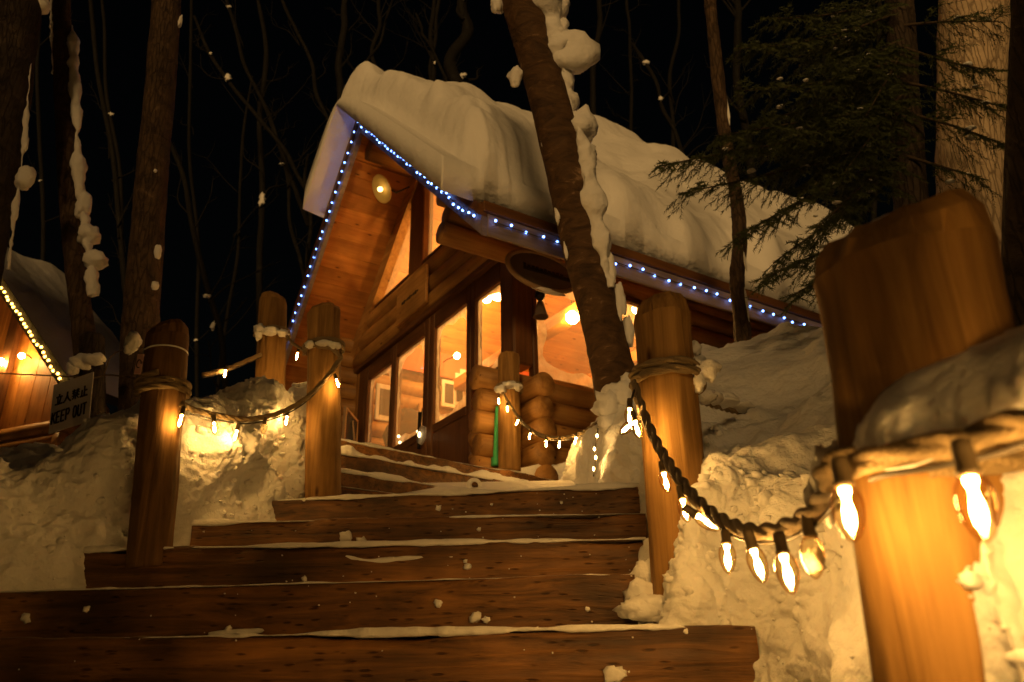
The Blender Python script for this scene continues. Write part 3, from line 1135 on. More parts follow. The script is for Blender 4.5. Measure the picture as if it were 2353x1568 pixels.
RD = rope('thick dark rope swag from the golden post down to the foreground post',
          [(1456, 880, 2.56), (1470, 925, 2.50), (1505, 1010, 2.32), (1555, 1092, 2.08), (1610, 1158, 1.86), (1672, 1203, 1.66), (1740, 1222, 1.48), (1805, 1212, 1.34), (1865, 1178, 1.20), (1920, 1115, 1.06), (1955, 1075, 0.96)],
          0.0150, mat='rope_dark',
          coils=[(pz(P6b, P6t, 872), axis(P6b, P6t), 0.104, 2.2, 0.030, 2.6)])
RE = rope('thick twisted rope running out of the picture at the right edge',
          np.concatenate([path3([(1950, 1078, 0.87), (2020, 1050, 0.83), (2100, 1036, 0.80), (2180, 1020, 0.77), (2270, 996, 0.72), (2360, 965, 0.67), (2500, 930, 0.56)], 60), catmull(np.array([(0.43, 0.40, 0.25), (0.44, 0.22, 0.21), (0.46, 0.0, 0.17), (0.51, -0.25, 0.16), (0.57, -0.5, 0.20), (0.68, -0.72, 0.30)]), 40)]),
          0.0135, coils=[(pz(P7b, P7t, 1075), axis(P7b, P7t), 0.118, 1.6, 0.032, 1.0)])
rope('snow topped rope stretched behind the golden post', [(1595, 918, 2.9), (1640, 932, 3.2), (1690, 946, 3.5), (1760, 958, 3.9)], 0.012)
rope('thin dark cord holding the keep out sign', [(-40, 856, 4.4), (60, 861, 4.35), (150, 865, 4.3), (215, 868, 4.3), (250, 862, 4.2), (330, 872, 3.3)], 0.004, 0.03, 'rope_dark')
rope('thin line tied between the short dark post and the sign post', [(240, 858, 5.2), (255, 820, 4.6), (290, 802, 4.0), (340, 800, 3.35)], 0.003, 0.03, 'rope')

# snow lying on ropes and coils


def snow_lumps(name, label, pts, sizes, mat='snow', amp=0.3):
    t = thing(name, label, 'snow', pts[0])
    for i, (p, s) in enumerate(zip(pts, sizes)):
        obj('clump', *blob(p, s, 18, 12, amp, 1.8, i * 3.3 + p[0] * 5), mat, t)
    return t


snow_lumps('snow_clump', 'snow clump hanging on the rope right of the golden post',
           [at(1600, 845, 2.62), at(1625, 850, 2.60), at(1598, 803, 2.64), at(1605, 880, 2.6)],
           [(.05, .05, .042), (.042, .04, .036), (.02, .02, .028), (.022, .03, .03)])
snow_lumps('snow_clump', 'lit snow lumps lying along the rope behind the golden post',
           [at(1618, 912, 2.95), at(1660, 922, 3.25), at(1700, 938, 3.5), at(1640, 915, 3.1)],
           [(.045, .05, .022), (.06, .06, .024), (.06, .07, .014), (.04, .05, .02)])
snow_lumps('snow_clump', 'snow packed between the step ends and the golden post',
           [at(1482, 1330, 2.80), at(1478, 1372, 2.70), at(1490, 1395, 2.62), at(1498, 1290, 3.0), at(1470, 1400, 2.58)],
           [(.050, .06, .060), (.055, .06, .055), (.06, .06, .04), (.05, .07, .07), (.07, .05, .025)], amp=0.4)
snow_lumps('snow_clump', 'snow caught on the rope of the round topped post',
           [at(598, 757, 4.88), at(622, 762, 4.88), at(650, 766, 4.88), at(594, 772, 4.88)],
           [(.04, .05, .03), (.05, .05, .022), (.04, .05, .02), (.02, .04, .03)])
snow_lumps('snow_clump', 'snow caught on the rope of the upper step post',
           [at(712, 793, 4.31), at(745, 790, 4.30), at(770, 796, 4.31)], [(.03, .04, .022), (.05, .03, .02), (.035, .04, .02)])
snow_lumps('snow_clump', 'snow cap on the rope of the short dark post',
           [at(185, 832, 5.15), at(215, 826, 5.12), at(168, 845, 5.15)], [(.07, .07, .05), (.08, .06, .04), (.04, .05, .05)])
snow_lumps('snow_clump', 'snow clump stuck left of the post by the sign', [at(305, 785, 3.6), at(298, 800, 3.6)], [(.035, .04, .05), (.03, .03, .035)])
snow_lumps('snow_clump', 'snow caught on the rope of the cabin corner post', [at(1150, 895, 6.66), at(1172, 884, 6.66), at(1190, 890, 6.67)], [(.05, .05, .035), (.07, .05, .03), (.04, .05, .03)])
snow_lumps('snow_clump', 'snow packed round the rope knot at the foot of the leaning tree',
           [at(1405, 930, 4.75), at(1428, 905, 4.72), at(1395, 965, 4.75), at(1440, 880, 4.7)], [(.10, .09, .10), (.10, .08, .07), (.06, .06, .08), (.05, .05, .05)], amp=0.45)
snow_lumps('snow_clump', 'snow flakes curled over the rope beside the foreground post',
           [at(1905, 1090, 1.15), at(1890, 1135, 1.2), at(1925, 1060, 1.1), at(1868, 1290, 1.28)], [(.022, .03, .04), (.02, .03, .035), (.03, .04, .02), (.018, .018, .018)], amp=0.5)
heap = [[(1945, 1085, 0.93), (1958, 1052, 0.92), (1970, 1015, 0.92), (1990, 975, 0.94), (2030, 960, 1.0)],
        [(2060, 1062, 0.86), (2060, 1030, 0.845), (2062, 960, 0.84), (2085, 880, 0.87), (2120, 850, 0.96)],
        [(2160, 1050, 0.82), (2160, 1010, 0.81), (2160, 920, 0.80), (2180, 835, 0.84), (2220, 800, 0.96)],
        [(2280, 1025, 0.77), (2280, 980, 0.76), (2280, 890, 0.75), (2300, 800, 0.81), (2350, 750, 0.96)],
        [(2440, 990, 0.69), (2440, 930, 0.68), (2450, 820, 0.64), (2470, 740, 0.74), (2520, 690, 0.92)],
        [(2700, 960, 0.60), (2700, 860, 0.59), (2710, 740, 0.53), (2730, 660, 0.66), (2780, 620, 0.86)]]
bank('snow_heap', [[at(*q) for q in row] for row in heap], 110, 80, 'soft blurred snow heap against the foreground post', amps=(0.015, 0.010, 0.004), freqs=(5, 12, 30))

# ------------------------------------------------------------------ string lights
SOCK = make_mesh('socket', *lathe([(0.004, 0.0), (0.0085, -0.002), (0.0095, -0.010), (0.0095, -0.028), (0.0110, -0.029), (0.0110, -0.034), (0.006, -0.035)], 16), 'socket')
GLASS = make_mesh('bulb', *lathe([(0.0095, -0.034), (0.0135, -0.040), (0.0164, -0.048), (0.0172, -0.056), (0.0163, -0.066), (0.0134, -0.077), (0.0088, -0.087), (0.0030, -0.0925), (0.0004, -0.0935)], 20), 'bulb_glass')
CORE = make_mesh('filament', *lathe([(0.0058, -0.036), (0.0056, -0.041), (0.0034, -0.046), (0.0038, -0.052), (0.0056, -0.060), (0.0062, -0.068), (0.0050, -0.077), (0.0012, -0.084)], 10), 'filament')


def string_lights(label, cord_path, bulbs, group='warm string lights along the ropes', scale=1.0):
    """bulbs: (px, py of the glass centre, Y, tilt degrees, lit)"""
    t = thing('string_lights', label, 'string lights', cord_path[0], 0.0, group)
    obj('cord', *tube(cord_path, 0.0035, 7), 'cord', t)
    L0 = np.array(list(t['_loc']))
    for i, (px, py, Y, tilt, lit) in enumerate(bulbs):
        c = at(px, py, Y)
        rot = (R(random.uniform(-9, 9)), R(tilt), random.uniform(0, 6))
        M = Matrix.Rotation(rot[1], 3, 'Y') @ Matrix.Rotation(rot[0], 3, 'X')
        up = np.array(M @ Vector((0, 0, 0.062 * scale)))
        loc = c + up - L0
        e = (M @ Matrix.Rotation(rot[2], 3, 'Z')).to_euler()
        share('socket', SOCK, t, loc, e, (scale,) * 3)
        b = share('bulb', GLASS, t, loc, e, (scale,) * 3)
        if lit:
            share('filament', CORE, b, (0, 0, 0))
    return t


dn = lambda P, z=0.022: P - np.array([0, 0, z])
_lp = LB.reshape(-1, 3)
_ld = _lp @ _f
_lx, _ly = CX + FPX * (_lp @ RT) / _ld, CY - FPX * (_lp @ UP) / _ld


def beside_snow(px, py, gap):
    """depth just in front of the left bank as seen at a pixel"""
    w = (np.abs(_lx - px) < 14) & (np.abs(_ly - py) < 14)
    return float(_lp[w][:, 1].min()) - gap if w.any() else 3.9

string_lights('warm bulbs strung under the left rope swag', dn(RA[8:]),
              [(414, 968, 3.17, 10, 1), (493, 984, min(3.6, beside_snow(493, 984, 0.10)), -12, 1), (541, 1002, beside_snow(541, 1002, 0.03), 8, 1), (606, 985, 3.92, 0, 0), (658, 968, beside_snow(658, 968, 0.035), 6, 1), (716, 938, beside_snow(716, 938, 0.06), -14, 1), (776, 882, 4.28, -20, 1)])
string_lights('two small bulbs behind the left snow bank', dn(RBp, 0.02),
              [(517, 860, 4.68, 0, 1), (682, 820, 4.7, 5, 1)])
string_lights('warm bulbs strung on the swag in front of the cabin corner', dn(RC, 0.02),
              [(1146, 923, 6.62, 0, 1), (1166, 941, 6.5, -5, 1), (1188, 972, 6.35, 25, 1), (1217, 1004, 6.1, 12, 1), (1255, 1021, 5.8, 0, 1), (1285, 1023, 5.6, 8, 1), (1322, 1014, 5.35, 16, 1), (1376, 993, 5.0, 4, 1)])
string_lights('cluster of three bulbs left of the golden post', np.array([at(1460, 890, 2.54), at(1452, 915, 2.5), at(1450, 935, 2.48), at(1456, 950, 2.48)]),
              [(1447, 957, 2.46, 5, 1), (1440, 984, 2.50, 50, 1), (1464, 986, 2.46, -12, 1)])
string_lights('large warm bulbs strung under the thick dark rope', dn(RD[4:], 0.020),
              [(1530, 1108, 2.18, -6, 1), (1574, 1172, 1.98, -6, 1), (1626, 1200, 1.80, -55, 1), (1672, 1283, 1.64, 4, 1), (1742, 1298, 1.42, -12, 1), (1810, 1317, 1.24, -4, 1), (1868, 1280, 1.20, 0, 0)])
tE = string_lights('two big bulbs beside the foreground post, with unseen added bulbs behind the viewer', dn(RE[6:], 0.020),
                   [(1950, 1178, 0.85, 3, 1), (2246, 1165, 0.71, 0, 1), (2560, 1110, 0.58, -6, 1)])
# unseen bulbs added to this string behind the viewer, lighting the foreground post
for (x_, y_, z_) in ((0.41, 0.30, 0.20), (0.41, 0.16, 0.17), (0.43, 0.02, 0.15), (0.45, -0.12, 0.14), (0.48, -0.26, 0.14), (0.51, -0.40, 0.16), (0.55, -0.54, 0.19)):
    l_ = np.array([x_, y_, z_]) - np.array(list(tE['_loc']))
    share('socket', SOCK, tE, l_)
    share('filament', CORE, share('bulb', GLASS, tE, l_), (0, 0, 0))
pc = np.array([(-1.20, 4.85, 1.70), (-1.36, 5.25, 1.72), (-1.60, 5.8, 1.76), (-1.9, 6.4, 1.80), (-2.3, 7.1, 1.86), (-2.8, 7.9, 1.95)])  # added bulb string, out of sight behind the bank, lights the gable front
tP = string_lights('added warm bulbs hidden behind the left bank to light the gable', catmull(pc, 40), [])
for q in catmull(pc, 12):
    l_ = q - np.array(list(tP['_loc'])) - np.array([0, 0, 0.01])
    share('socket', SOCK, tP, l_)
    share('filament', CORE, share('bulb', GLASS, tP, l_), (0, 0, 0))
# tiny icicle lights dripping down the snow face
dr = [at(1374, 985, 4.6), at(1371, 1010, 4.58), at(1366, 1040, 4.56), at(1368, 1065, 4.55), at(1364, 1095, 4.54)]
t = thing('icicle_lights', 'short strand of tiny lights hanging down the snow face', 'string lights', dr[0])
obj('cord', *tube(catmull(np.array(dr), 20), 0.004, 6), 'cord', t)
for p in (at(1372, 1002, 4.55), at(1366, 1032, 4.53), at(1369, 1052, 4.52), at(1364, 1078, 4.51)):
    obj('light', *blob(p, (.006, .006, .011), 8, 6, 0, 1), 'filament_small', t)

# ------------------------------------------------------------------ main cabin (local x along the side wall, y along the gable)
CA = R(33.06)
CB = np.array([0.063, 7.198, 0.0])
_cv = np.array([math.cos(CA), math.sin(CA), 0])
_cu = np.array([-math.sin(CA), math.cos(CA), 0])


def cab(px, py, ax, val):
    """cabin-local point on the plane local ax = val seen at a pixel"""
    d = ray(px, py)
    n_ = _cv if ax == 'x' else _cu
    P = d * ((CB @ n_ + val) / (d @ n_)) - CB
    return np.array([P @ _cv, P @ _cu, P[2]])


def cab_world(p):
    return CB + _cv * p[0] + _cu * p[1] + np.array([0, 0, p[2]])


APY, APZ, EVZ, EVY = 2.05, 6.76, 3.70, -0.95
SL = (APZ - EVZ) / (APY - EVY)
XF, XB = -0.98, 9.0
YL = 2 * APY - EVY


def zl(y):
    return APZ - SL * abs(y - APY)


cabin = thing('log_cabin', 'log cabin with steep snowy roof, blue light strings and glowing windows', 'cabin', CB, CA)
CP = lambda name, VF, mat, par=None, smooth=False: obj(name, VF[0], VF[1], mat, par or cabin, smooth, local=True)


def log(p0, p1, r, mat, par=None, n=14, seed=0.0, name='log'):
    P = np.linspace(np.asarray(p0, float), np.asarray(p1, float), 12)
    V, F = tube(P, r * (1 + 0.05 * vnoise(np.stack([np.linspace(0, 6, 12) + seed, np.zeros(12), np.zeros(12)], 1))), n)
    return obj(name, V, F, mat, par or cabin, True, local=True)


# roof: deck slabs, ceiling boards, fascias, snow
uz, tz = -0.05, 0.13          # underside of deck / top of roofing, measured from the light line
roof = CP('roof', prism([(EVY - 0.03, zl(EVY - 0.03) + 0.01), (APY, APZ + 0.01), (YL + 0.03, zl(YL + 0.03) + 0.01), (YL + 0.03, zl(YL + 0.03) + tz + 0.03), (APY, APZ + tz + 0.05), (EVY - 0.03, zl(EVY - 0.03) + tz + 0.03)], 'x', XF + 0.03, XB), 'roofing')
nb = 20
ang = math.atan(SL)
slope_len = (APY - EVY) / math.cos(ang)
for side in (0, 1):
    w = slope_len / nb
    for i in range(nb):
        s0, s1 = i * w + 0.006, (i + 1) * w - 0.006
        pts = []
        for (s, dz) in ((s0, 0.0), (s1, 0.0), (s1, -0.03), (s0, -0.03)):
            y = EVY + s * math.cos(ang) if side == 0 else YL - s * math.cos(ang)
            pts.append((y, zl(y) + dz - 0.004 - 0.004 * ((i * 7) % 3)))
        CP('ceiling_board', prism(pts if side == 0 else pts[::-1], 'x', XF + 0.06, XB - 0.1), 'board_x', roof)
# rake fascia: two stepped boards each side
for side in (0, 1):
    for (name, d0, d1, x0, x1, mt) in (('fascia', -0.135, 0.055, XF - 0.02, XF + 0.035, 'fascia_x'), ('fascia', 0.058, 0.165, XF - 0.055, XF + 0.03, 'frame_y')):
        ye = EVY - 0.035 if side == 0 else YL + 0.035
        poly = [(ye, zl(ye) + d0), (APY, APZ + d0 - (0.02 if side else 0)), (APY, APZ + d1), (ye, zl(ye) + d1)]
        CP(name, prism(poly, 'x', x0 - 0.002 * side, x1), mt, roof)
# eave fascias and gutters
for (ye, sg) in ((EVY, -1), (YL, 1)):
    CP('fascia', bbox(XF + 0.04, XB, min(ye + sg * 0.035, ye + sg * 0.005), max(ye + sg * 0.035, ye + sg * 0.005), EVZ - 0.15, EVZ + 0.06, 0.006), 'fascia_x', roof)
    CP('fascia', bbox(XF - 0.01, XB, min(ye + sg * 0.06, ye), max(ye + sg * 0.06, ye), EVZ + 0.063, EVZ + 0.165, 0.006), 'frame_x', roof)
# roof snow: a thick draped sheet with rounded lips
nx, ny = 220, 190
xs = np.concatenate([np.linspace(XF - 0.36, XF + 0.6, 60), np.linspace(XF + 0.63, XB + 0.1, nx - 60)])
ss = np.linspace(-1, 1, ny)
ys = APY + ss * (APY - EVY) * 0.985
XX, YY = np.meshgrid(xs, ys, indexing='ij')
base = (APZ + tz + 0.04) - SL * np.abs(YY - APY)
rid = np.sqrt((YY - APY) ** 2 + 0.35 ** 2) - 0.35
base_s = (APZ + tz + 0.04) - SL * rid * 1.0
Pn = np.stack([XX * 0.55, YY * 0.8, 0 * XX], -1)
thk = 0.44 + 0.20 * fbm(Pn + 3.0, 3) + 0.03 * fbm(Pn * 4 + 8, 3)
XR, YR = 0.82 * XX + 0.57 * YY, -0.57 * XX + 0.82 * YY
lumps = 0.05 * fbm(np.stack([XR * 1.7, YR * 1.7, 0 * XX + 3.3], -1), 4)
lumps = lumps + 0.11 * fbm(np.stack([XX * 0.45 + 0.2 * YY, YY * 2.2 - 0.5 * XX, 0 * XX + 5], -1) + 50, 4)          # slumped folds across the slope
lumps = lumps + 0.05 * np.clip((0.4 - YY) / 1.2, 0, 1) * (billow(np.stack([XR * 3.6, YR * 3.6, 0 * XX + 9], -1) + 60, 3) - 0.2)   # crumbling lower edge
# hollow behind the first lobe, fuller at the gable
thk = thk + 0.14 * np.exp(-((XX + 0.9) / 0.9) ** 2) - 0.20 * np.exp(-((XX - 1.5) / 0.7) ** 2) * np.exp(-((YY - APY) / 1.0) ** 2)
lobe = np.clip((YY - APY + 0.1) / 0.5, 0, 1)
lobe = lobe * np.clip((3.15 - YY) / 0.25, 0, 1)
thk = thk + 0.30 * lobe * np.exp(-((XX + 1.0) / 1.3) ** 2)
_cx = np.linspace(-1.5, 9.3, 400)
_cy = np.interp(_cx, [-1.2, -0.9, -0.4, 0.1, 0.4, 1.0, 2.0, 4.0, 6.0, 9.0], [0.0, 0.04, 0.18, 0.33, 0.42, 0.62, 0.88, 1.08, 1.15, 1.2])
_k = np.hanning(61)
_cy = np.convolve(np.pad(_cy, 30, mode='edge'), _k / _k.sum(), mode='valid')
crest = np.interp(XX, _cx, _cy)
thk = thk + crest * np.clip(1 - np.abs(YY - APY) / 2.6, 0, 1) ** 1.1
wob = fbm(np.stack([XX * 2.4, 0 * XX, 0 * XX + 7], -1), 4)
wob2 = fbm(np.stack([YY * 2.4, 0 * XX, 0 * XX + 17], -1), 4)
er = np.clip((YY - (EVY + 0.10 + 0.09 * wob)) / 0.15, 0, 1)
el = np.clip(((YL - 0.02) - YY) / 0.30, 0, 1)
ef = np.clip((XX - (XF - 0.10 - 0.12 * lobe + 0.02 * wob2)) / 0.18, 0, 1)
rnd = lambda e: np.sqrt(np.clip(1 - (1 - e) ** 2, 0, 1))
topz = np.maximum(base, base_s) + (thk + lumps) * rnd(er) * rnd(el) * rnd(ef)
# the left slope has shed its lower snow
shed = np.clip((YY - 3.05 - 0.25 * vnoise(np.stack([XX * 1.3, 0 * XX, 0 * XX], -1))) / 0.12, 0, 1)
topz = topz * (1 - shed) + (base + 0.02) * shed
XX = np.where(shed > 0.3, np.maximum(XX, XF - 0.03), XX)          # bare roof where the snow has slid off
top_s = np.stack([XX, YY, topz], -1)
bot_s = np.stack([XX, YY, np.minimum(base + 0.005 - 0.03 * (1 - ef), topz - 0.004)], -1)
V = np.concatenate([top_s.reshape(-1, 3), bot_s.reshape(-1, 3)])
F = grid_faces(nx, ny, flip=True)
n0 = nx * ny
F += [tuple(i + n0 for i in q[::-1]) for q in F]
for i in range(nx - 1):
    for j, fl in ((0, False), (ny - 1, True)):
        a, b = i * ny + j, (i + 1) * ny + j
        q = (a, b, b + n0, a + n0)
        F.append(q if fl else q[::-1])
for j in range(ny - 1):
    for i, fl in ((0, True), (nx - 1, False)):
        a, b = i * ny + j, i * ny + j + 1
        q = (a, b, b + n0, a + n0)
        F.append(q if fl else q[::-1])
CP('roof_snow', (V, F), 'roof_snow', roof, True)

# gable wall
FLOOR = 1.70
for i, zc in enumerate((4.35, 4.59, 4.83)):
    log((0.0, -0.10, zc), (0.0, 4.22, zc), 0.125, 'log_y', seed=i * 3.0)
CP('sill', bbox(-0.10, 0.05, 0.0, 4.15, 4.165, 4.235), 'frame_y')
CP('sill', bbox(-0.09, 0.06, 1.2, 4.2, 4.945, 4.985), 'frame_y')
CP('king_post', bbox(-0.10, 0.06, 2.00, 2.38, 4.70, 6.42, 0.02), 'frame_z')
# slanted rafters at the head of the gable glass
for (y0, y1) in ((APY + 0.05, 4.75), (APY - 0.05, -0.2)):
    a = -0.06
    V, F = prism([(y0, zl(y0) + a), (y1, zl(y1) + a), (y1, zl(y1) + a - 0.32), (y0, zl(y0) + a - 0.32)] if y1 > y0 else
                 [(y0, zl(y0) + a - 0.32), (y1, zl(y1) + a - 0.32), (y1, zl(y1) + a), (y0, zl(y0) + a)], 'x', -0.13, 0.07)
    CP('rafter', (V, F), 'log_y')
log((XF + 0.12, APY, 6.40), (XB - 0.5, APY, 6.40), 0.15, 'log_x', name='ridge_beam')
log((-0.6, 4.35, 4.25), (XB - 0.5, 4.35, 4.25), 0.13, 'log_x', name='purlin')
# triangular glass, left and right of the king post
gl_ = [(2.38, 4.985), (4.12, 4.985), (2.38, zl(2.38) - 0.37)]
CP('gable_pane', prism(gl_, 'x', -0.012, -0.004), 'pane')
gr_ = [(2.00, 4.985), (2.00, zl(2.00) - 0.37), (0.38, 4.985)]
CP('gable_pane', prism(gr_, 'x', -0.012, -0.004), 'pane')


def frame_door(y0, y1, z0, z1, gz0, gz1, gy0, gy1, name='door', depth=0.05, xc=0.0):
    """stiles and rails around one pane; lower panel when the glass stops high"""
    d = CP(name, bbox(xc - depth, xc + depth, y0, gy0, z0, z1, 0.01), 'frame_z')
    CP('stile', bbox(xc - depth, xc + depth, gy1, y1, z0, z1, 0.01), 'frame_z', d)
    CP('rail', bbox(xc - depth + 0.003, xc + depth - 0.003, gy0, gy1, gz1, z1, 0.01), 'frame_y', d)
    if gz0 - z0 > 0.02:
        CP('panel', bbox(xc - depth + 0.012, xc + depth - 0.012, gy0, gy1, z0, gz0 - 0.10, 0.01), 'frame_z', d)
        CP('rail', bbox(xc - depth + 0.003, xc + depth - 0.003, gy0, gy1, gz0 - 0.098, gz0, 0.01), 'frame_y', d)
    CP('pane', box(xc - 0.004, xc + 0.004, gy0 + 0.002, gy1 - 0.002, gz0 + 0.002, gz1 - 0.002), 'pane', d)
    frost_ring(d, gy0, gy1, gz0, gz1, xc - 0.008, 'x')
    return d


def frost_ring(par, a0, a1, z0, z1, c, axn, m0=0.05, rad=0.16):
    """frost creeping in from the edges of a pane: a flat ring with rounded opening"""
    n = 56
    ca, cz = (a0 + a1) / 2, (z0 + z1) / 2
    ha, hz = (a1 - a0) / 2, (z1 - z0) / 2
    V = []
    for k in range(n):
        t = 2 * math.pi * k / n
        c_, s_ = math.cos(t), math.sin(t)
        k1 = 1 / max(abs(c_) / ha, abs(s_) / hz)
        ia, iz = ha - m0, hz - m0 * 1.4
        p = 5.0
        k2 = 1 / ((abs(c_) / ia) ** p + (abs(s_) / iz) ** p) ** (1 / p)
        k2 *= 1 + 0.05 * math.sin(5 * t + a0 * 9) + 0.03 * math.sin(11 * t)
        k2 = min(k2, k1 * 0.985)
        for kk in (k1 * 0.999, k2):
            a, z = ca + kk * c_, cz + kk * s_
            V.append((c, a, z) if axn == 'x' else (a, c, z))
    F = []
    for k in range(n):
        a, b = 2 * k, 2 * ((k + 1) % n)
        F.append((a, b, b + 1, a + 1))
    CP('frost', (np.array(V), F), 'frost', par)


frame_door(0.17, 0.85, 2.90, 4.16, 3.00, 3.92, 0.25, 0.76, 'window')
d3 = frame_door(0.85, 1.815, FLOOR, 4.16, 2.78, 3.96, 0.945, 1.70)
d2 = frame_door(1.825, 2.80, FLOOR, 4.16, 2.78, 3.97, 1.95, 2.735)
d1 = frame_door(2.80, 3.70, FLOOR, 4.16, 1.90, 3.95, 2.88, 3.61)
CP('handle', bbox(-0.11, -0.075, 1.905, 1.935, 2.55, 2.98, 0.006), 'iron', d2)
CP('wall_board', bbox(-0.05, 0.05, 3.70, 3.93, FLOOR, 4.16), 'frame_z')
CP('wall_board', bbox(-0.045, 0.045, 3.935, 4.15, FLOOR, 4.16), 'log_z')
CP('corner_post', bbox(-0.09, 0.14, -0.06, 0.165, 2.90, 4.16, 0.02), 'frame_z')

# log half-wall below the corner windows, crossing at the corner
LR = 0.112
k = 0
zc = 1.62
while zc < 2.80:
    log((-0.46 - 0.03 * (k % 2), 0, zc), (3.9, 0, zc), LR, 'log_x', seed=k * 1.7)
    zc2 = zc + 0.107
    if zc2 < 2.62:
        log((0, -0.42 + 0.03 * (k % 2), zc2), (0, 0.78, zc2), LR, 'log_y', seed=k * 2.9 + 5)
    zc += 0.214
    k += 1
# side window right of the corner
w = CP('window', bbox(0.14, 0.20, -0.05, 0.05, 2.80, 4.0, 0.01), 'frame_z')
CP('frame', bbox(1.60, 1.70, -0.05, 0.05, 2.80, 4.0, 0.01), 'frame_z', w)
CP('sill', bbox(0.12, 1.75, -0.10, 0.06, 2.745, 2.80, 0.01), 'board_x', w)
CP('frame', bbox(0.20, 1.60, -0.05, 0.05, 3.93, 4.0, 0.01), 'frame_x', w)
CP('pane', box(0.202, 1.598, -0.004, 0.004, 2.802, 3.928), 'pane', w)
frost_ring(w, 0.20, 1.60, 2.80, 3.93, -0.008, 'y', 0.10)
# plate logs carrying the eaves, cantilevered forward of the gable
for i, zc in enumerate((4.12, 4.34, 4.56)):
    log((-0.86 + 0.06 * (i % 2), 0.02, zc), (XB - 0.6, 0.02, zc), 0.118, 'log_x', seed=i * 4.1)
# side wall beyond the window
zc = 1.62
k = 0
while zc < 4.02:
    log((1.72 if zc > 2.74 else 3.9, 0, zc), (XB - 0.6, 0, zc), LR, 'log_x', seed=k * 3.7 + 1)
    zc += 0.214
    k += 1
zc = 2.9
for i in range(6):       # partition logs, their ends showing outside
    log((4.4, -0.38 + 0.05 * (i % 2), zc), (4.4, 4.1, zc), 0.112, 'log_y', seed=i * 2.2 + 9)
    zc += 0.214
# far walls and floor inside
CP('inner_floor', box(0.08, XB - 0.6, 0.12, 4.05, FLOOR - 0.08, FLOOR), 'board_x')
CP('back_wall', prism([(0.1, FLOOR), (4.05, FLOOR), (4.05, 4.6), (APY, 6.6), (0.1, 4.6)], 'x', 6.6, 6.7), 'board_y')
zc = 1.80
k = 0
while zc < 4.7:
    log((-0.3, 4.15, zc), (6.6, 4.15, zc), 0.122, 'log_x', seed=k * 1.9 + 3)
    zc += 0.235
    k += 1
# partition upper half, seen through the side window
for i in range(9):
    CP('partition_board', bbox(4.35, 4.45, 0.15 + i * 0.43, 0.57 + i * 0.43, 4.10, min(zl(0.36 + i * 0.43) - 0.25, 5.2)), 'board_z')
CP('inner_shelf', bbox(0.6, 4.0, 3.72, 3.98, 3.42, 3.47), 'board_x')
CP('inner_shelf', bbox(0.6, 4.0, 3.72, 3.98, 2.95, 3.00), 'board_x')
CP('inner_panel', bbox(0.9, 4.2, 3.985, 4.02, 3.50, 3.90), 'log_x')
CP('tie_beam', bbox(1.4, 1.58, 0.15, 4.0, 4.15, 4.33, 0.02), 'board_y')
CP('tie_beam', bbox(3.0, 3.18, 0.15, 4.0, 4.15, 4.33, 0.02), 'board_y')

# things standing or hanging inside, seen through the glass
def inside(name, label, cat, p):
    return thing(name, label, cat, cab_world(p), CA)


LP = lambda name, VF, mat, par, smooth=False: obj(name, VF[0], VF[1], mat, par, smooth, local=True)
p = cab(1315, 730, 'y', 0.95)
t = inside('pendant_lamp', 'round glowing globe lamp behind the side window', 'lamp', p)
LP('globe', blob((0, 0, 0), 0.078, 14, 10, 0), 'globe_light', t, True)
LP('cord', tube([(0, 0, 0.07), (0, 0, 0.35), (0, 0, zl(p[1]) - p[2] - 0.04)], 0.008, 6), 'cord', t)
p = cab(1145, 683, 'y', 2.3)
t = inside('ceiling_lamp', 'small white ceiling lamp behind the corner pane', 'lamp', p)
LP('diffuser', blob((0, 0, 0), (0.09, 0.09, 0.035), 14, 8, 0), 'down_light', t, True)
LP('rod', tube([(0, 0, 0.03), (0, 0, 0.2), (0, 0, zl(p[1]) - p[2] - 0.04)], 0.01, 6), 'cord', t)
p = cab(1050, 818, 'y', 3.5)
t = inside('wall_lamp', 'little bright lamp with paper shade behind the door glass', 'lamp', p)
LP('globe', blob((0, 0, 0), 0.045, 12, 8, 0), 'down_light', t, True)
LP('bracket', tube([(0, 0.03, 0), (0, 0.3, 0.05), (0, 0.50, 0.05)], 0.012, 6), 'cord', t)
p = cab(880, 560, 'x', 2.2)
for (x, y, z) in ((1.3, 2.75, 5.15), (2.6, 1.1, 4.62), (5.6, 2.2, 4.3)):
    t = inside('pendant_lamp', {1.3: 'warm pendant lamp hanging high behind the gable glass', 2.6: 'warm pendant lamp hanging behind the beam near the side window', 5.6: 'warm pendant lamp hanging at the back of the cabin'}[x], 'lamp', (x, y, z))
    LP('globe', blob((0, 0, 0), 0.07, 12, 8, 0), 'globe_light', t, True)
    LP('cord', tube([(0, 0, 0.06), (0, 0, 0.3), (0, 0, zl(y) - z - 0.04)], 0.008, 6), 'cord', t)
for (px, py, w_, h_, label, mt) in ((1032, 905, 0.24, 0.42, 'arched pale frame on the wall behind the door glass', 'paper'),
                                    (1056, 905, 0.17, 0.36, 'narrow pale frame beside the arched one', 'paper'),
                                    (885, 925, 0.26, 0.50, 'pale notice hanging behind the leftmost door pane', 'paper')):
    p = cab(px, py, 'y', 3.86 if px > 900 else 3.3)
    t = inside('wall_frame', label, 'frame', p)
    LP('border', bbox(-w_ / 2, w_ / 2, 0, 0.03, -h_ / 2, h_ / 2, 0.01), mt, t)
    LP('picture', bbox(-w_ * 0.3, w_ * 0.3, -0.006, -0.001, -h_ * 0.36, h_ * 0.36, 0.002), 'dark_cloth', t)
p = cab(1050, 850, 'y', 3.92)
t = inside('wall_hanging', 'red patterned cloth hanging on the wall behind the door glass', 'cloth', p)
LP('cloth', bbox(-1.2, 1.4, 0, 0.02, -0.16, 0.22, 0.005), 'red_cloth', t)
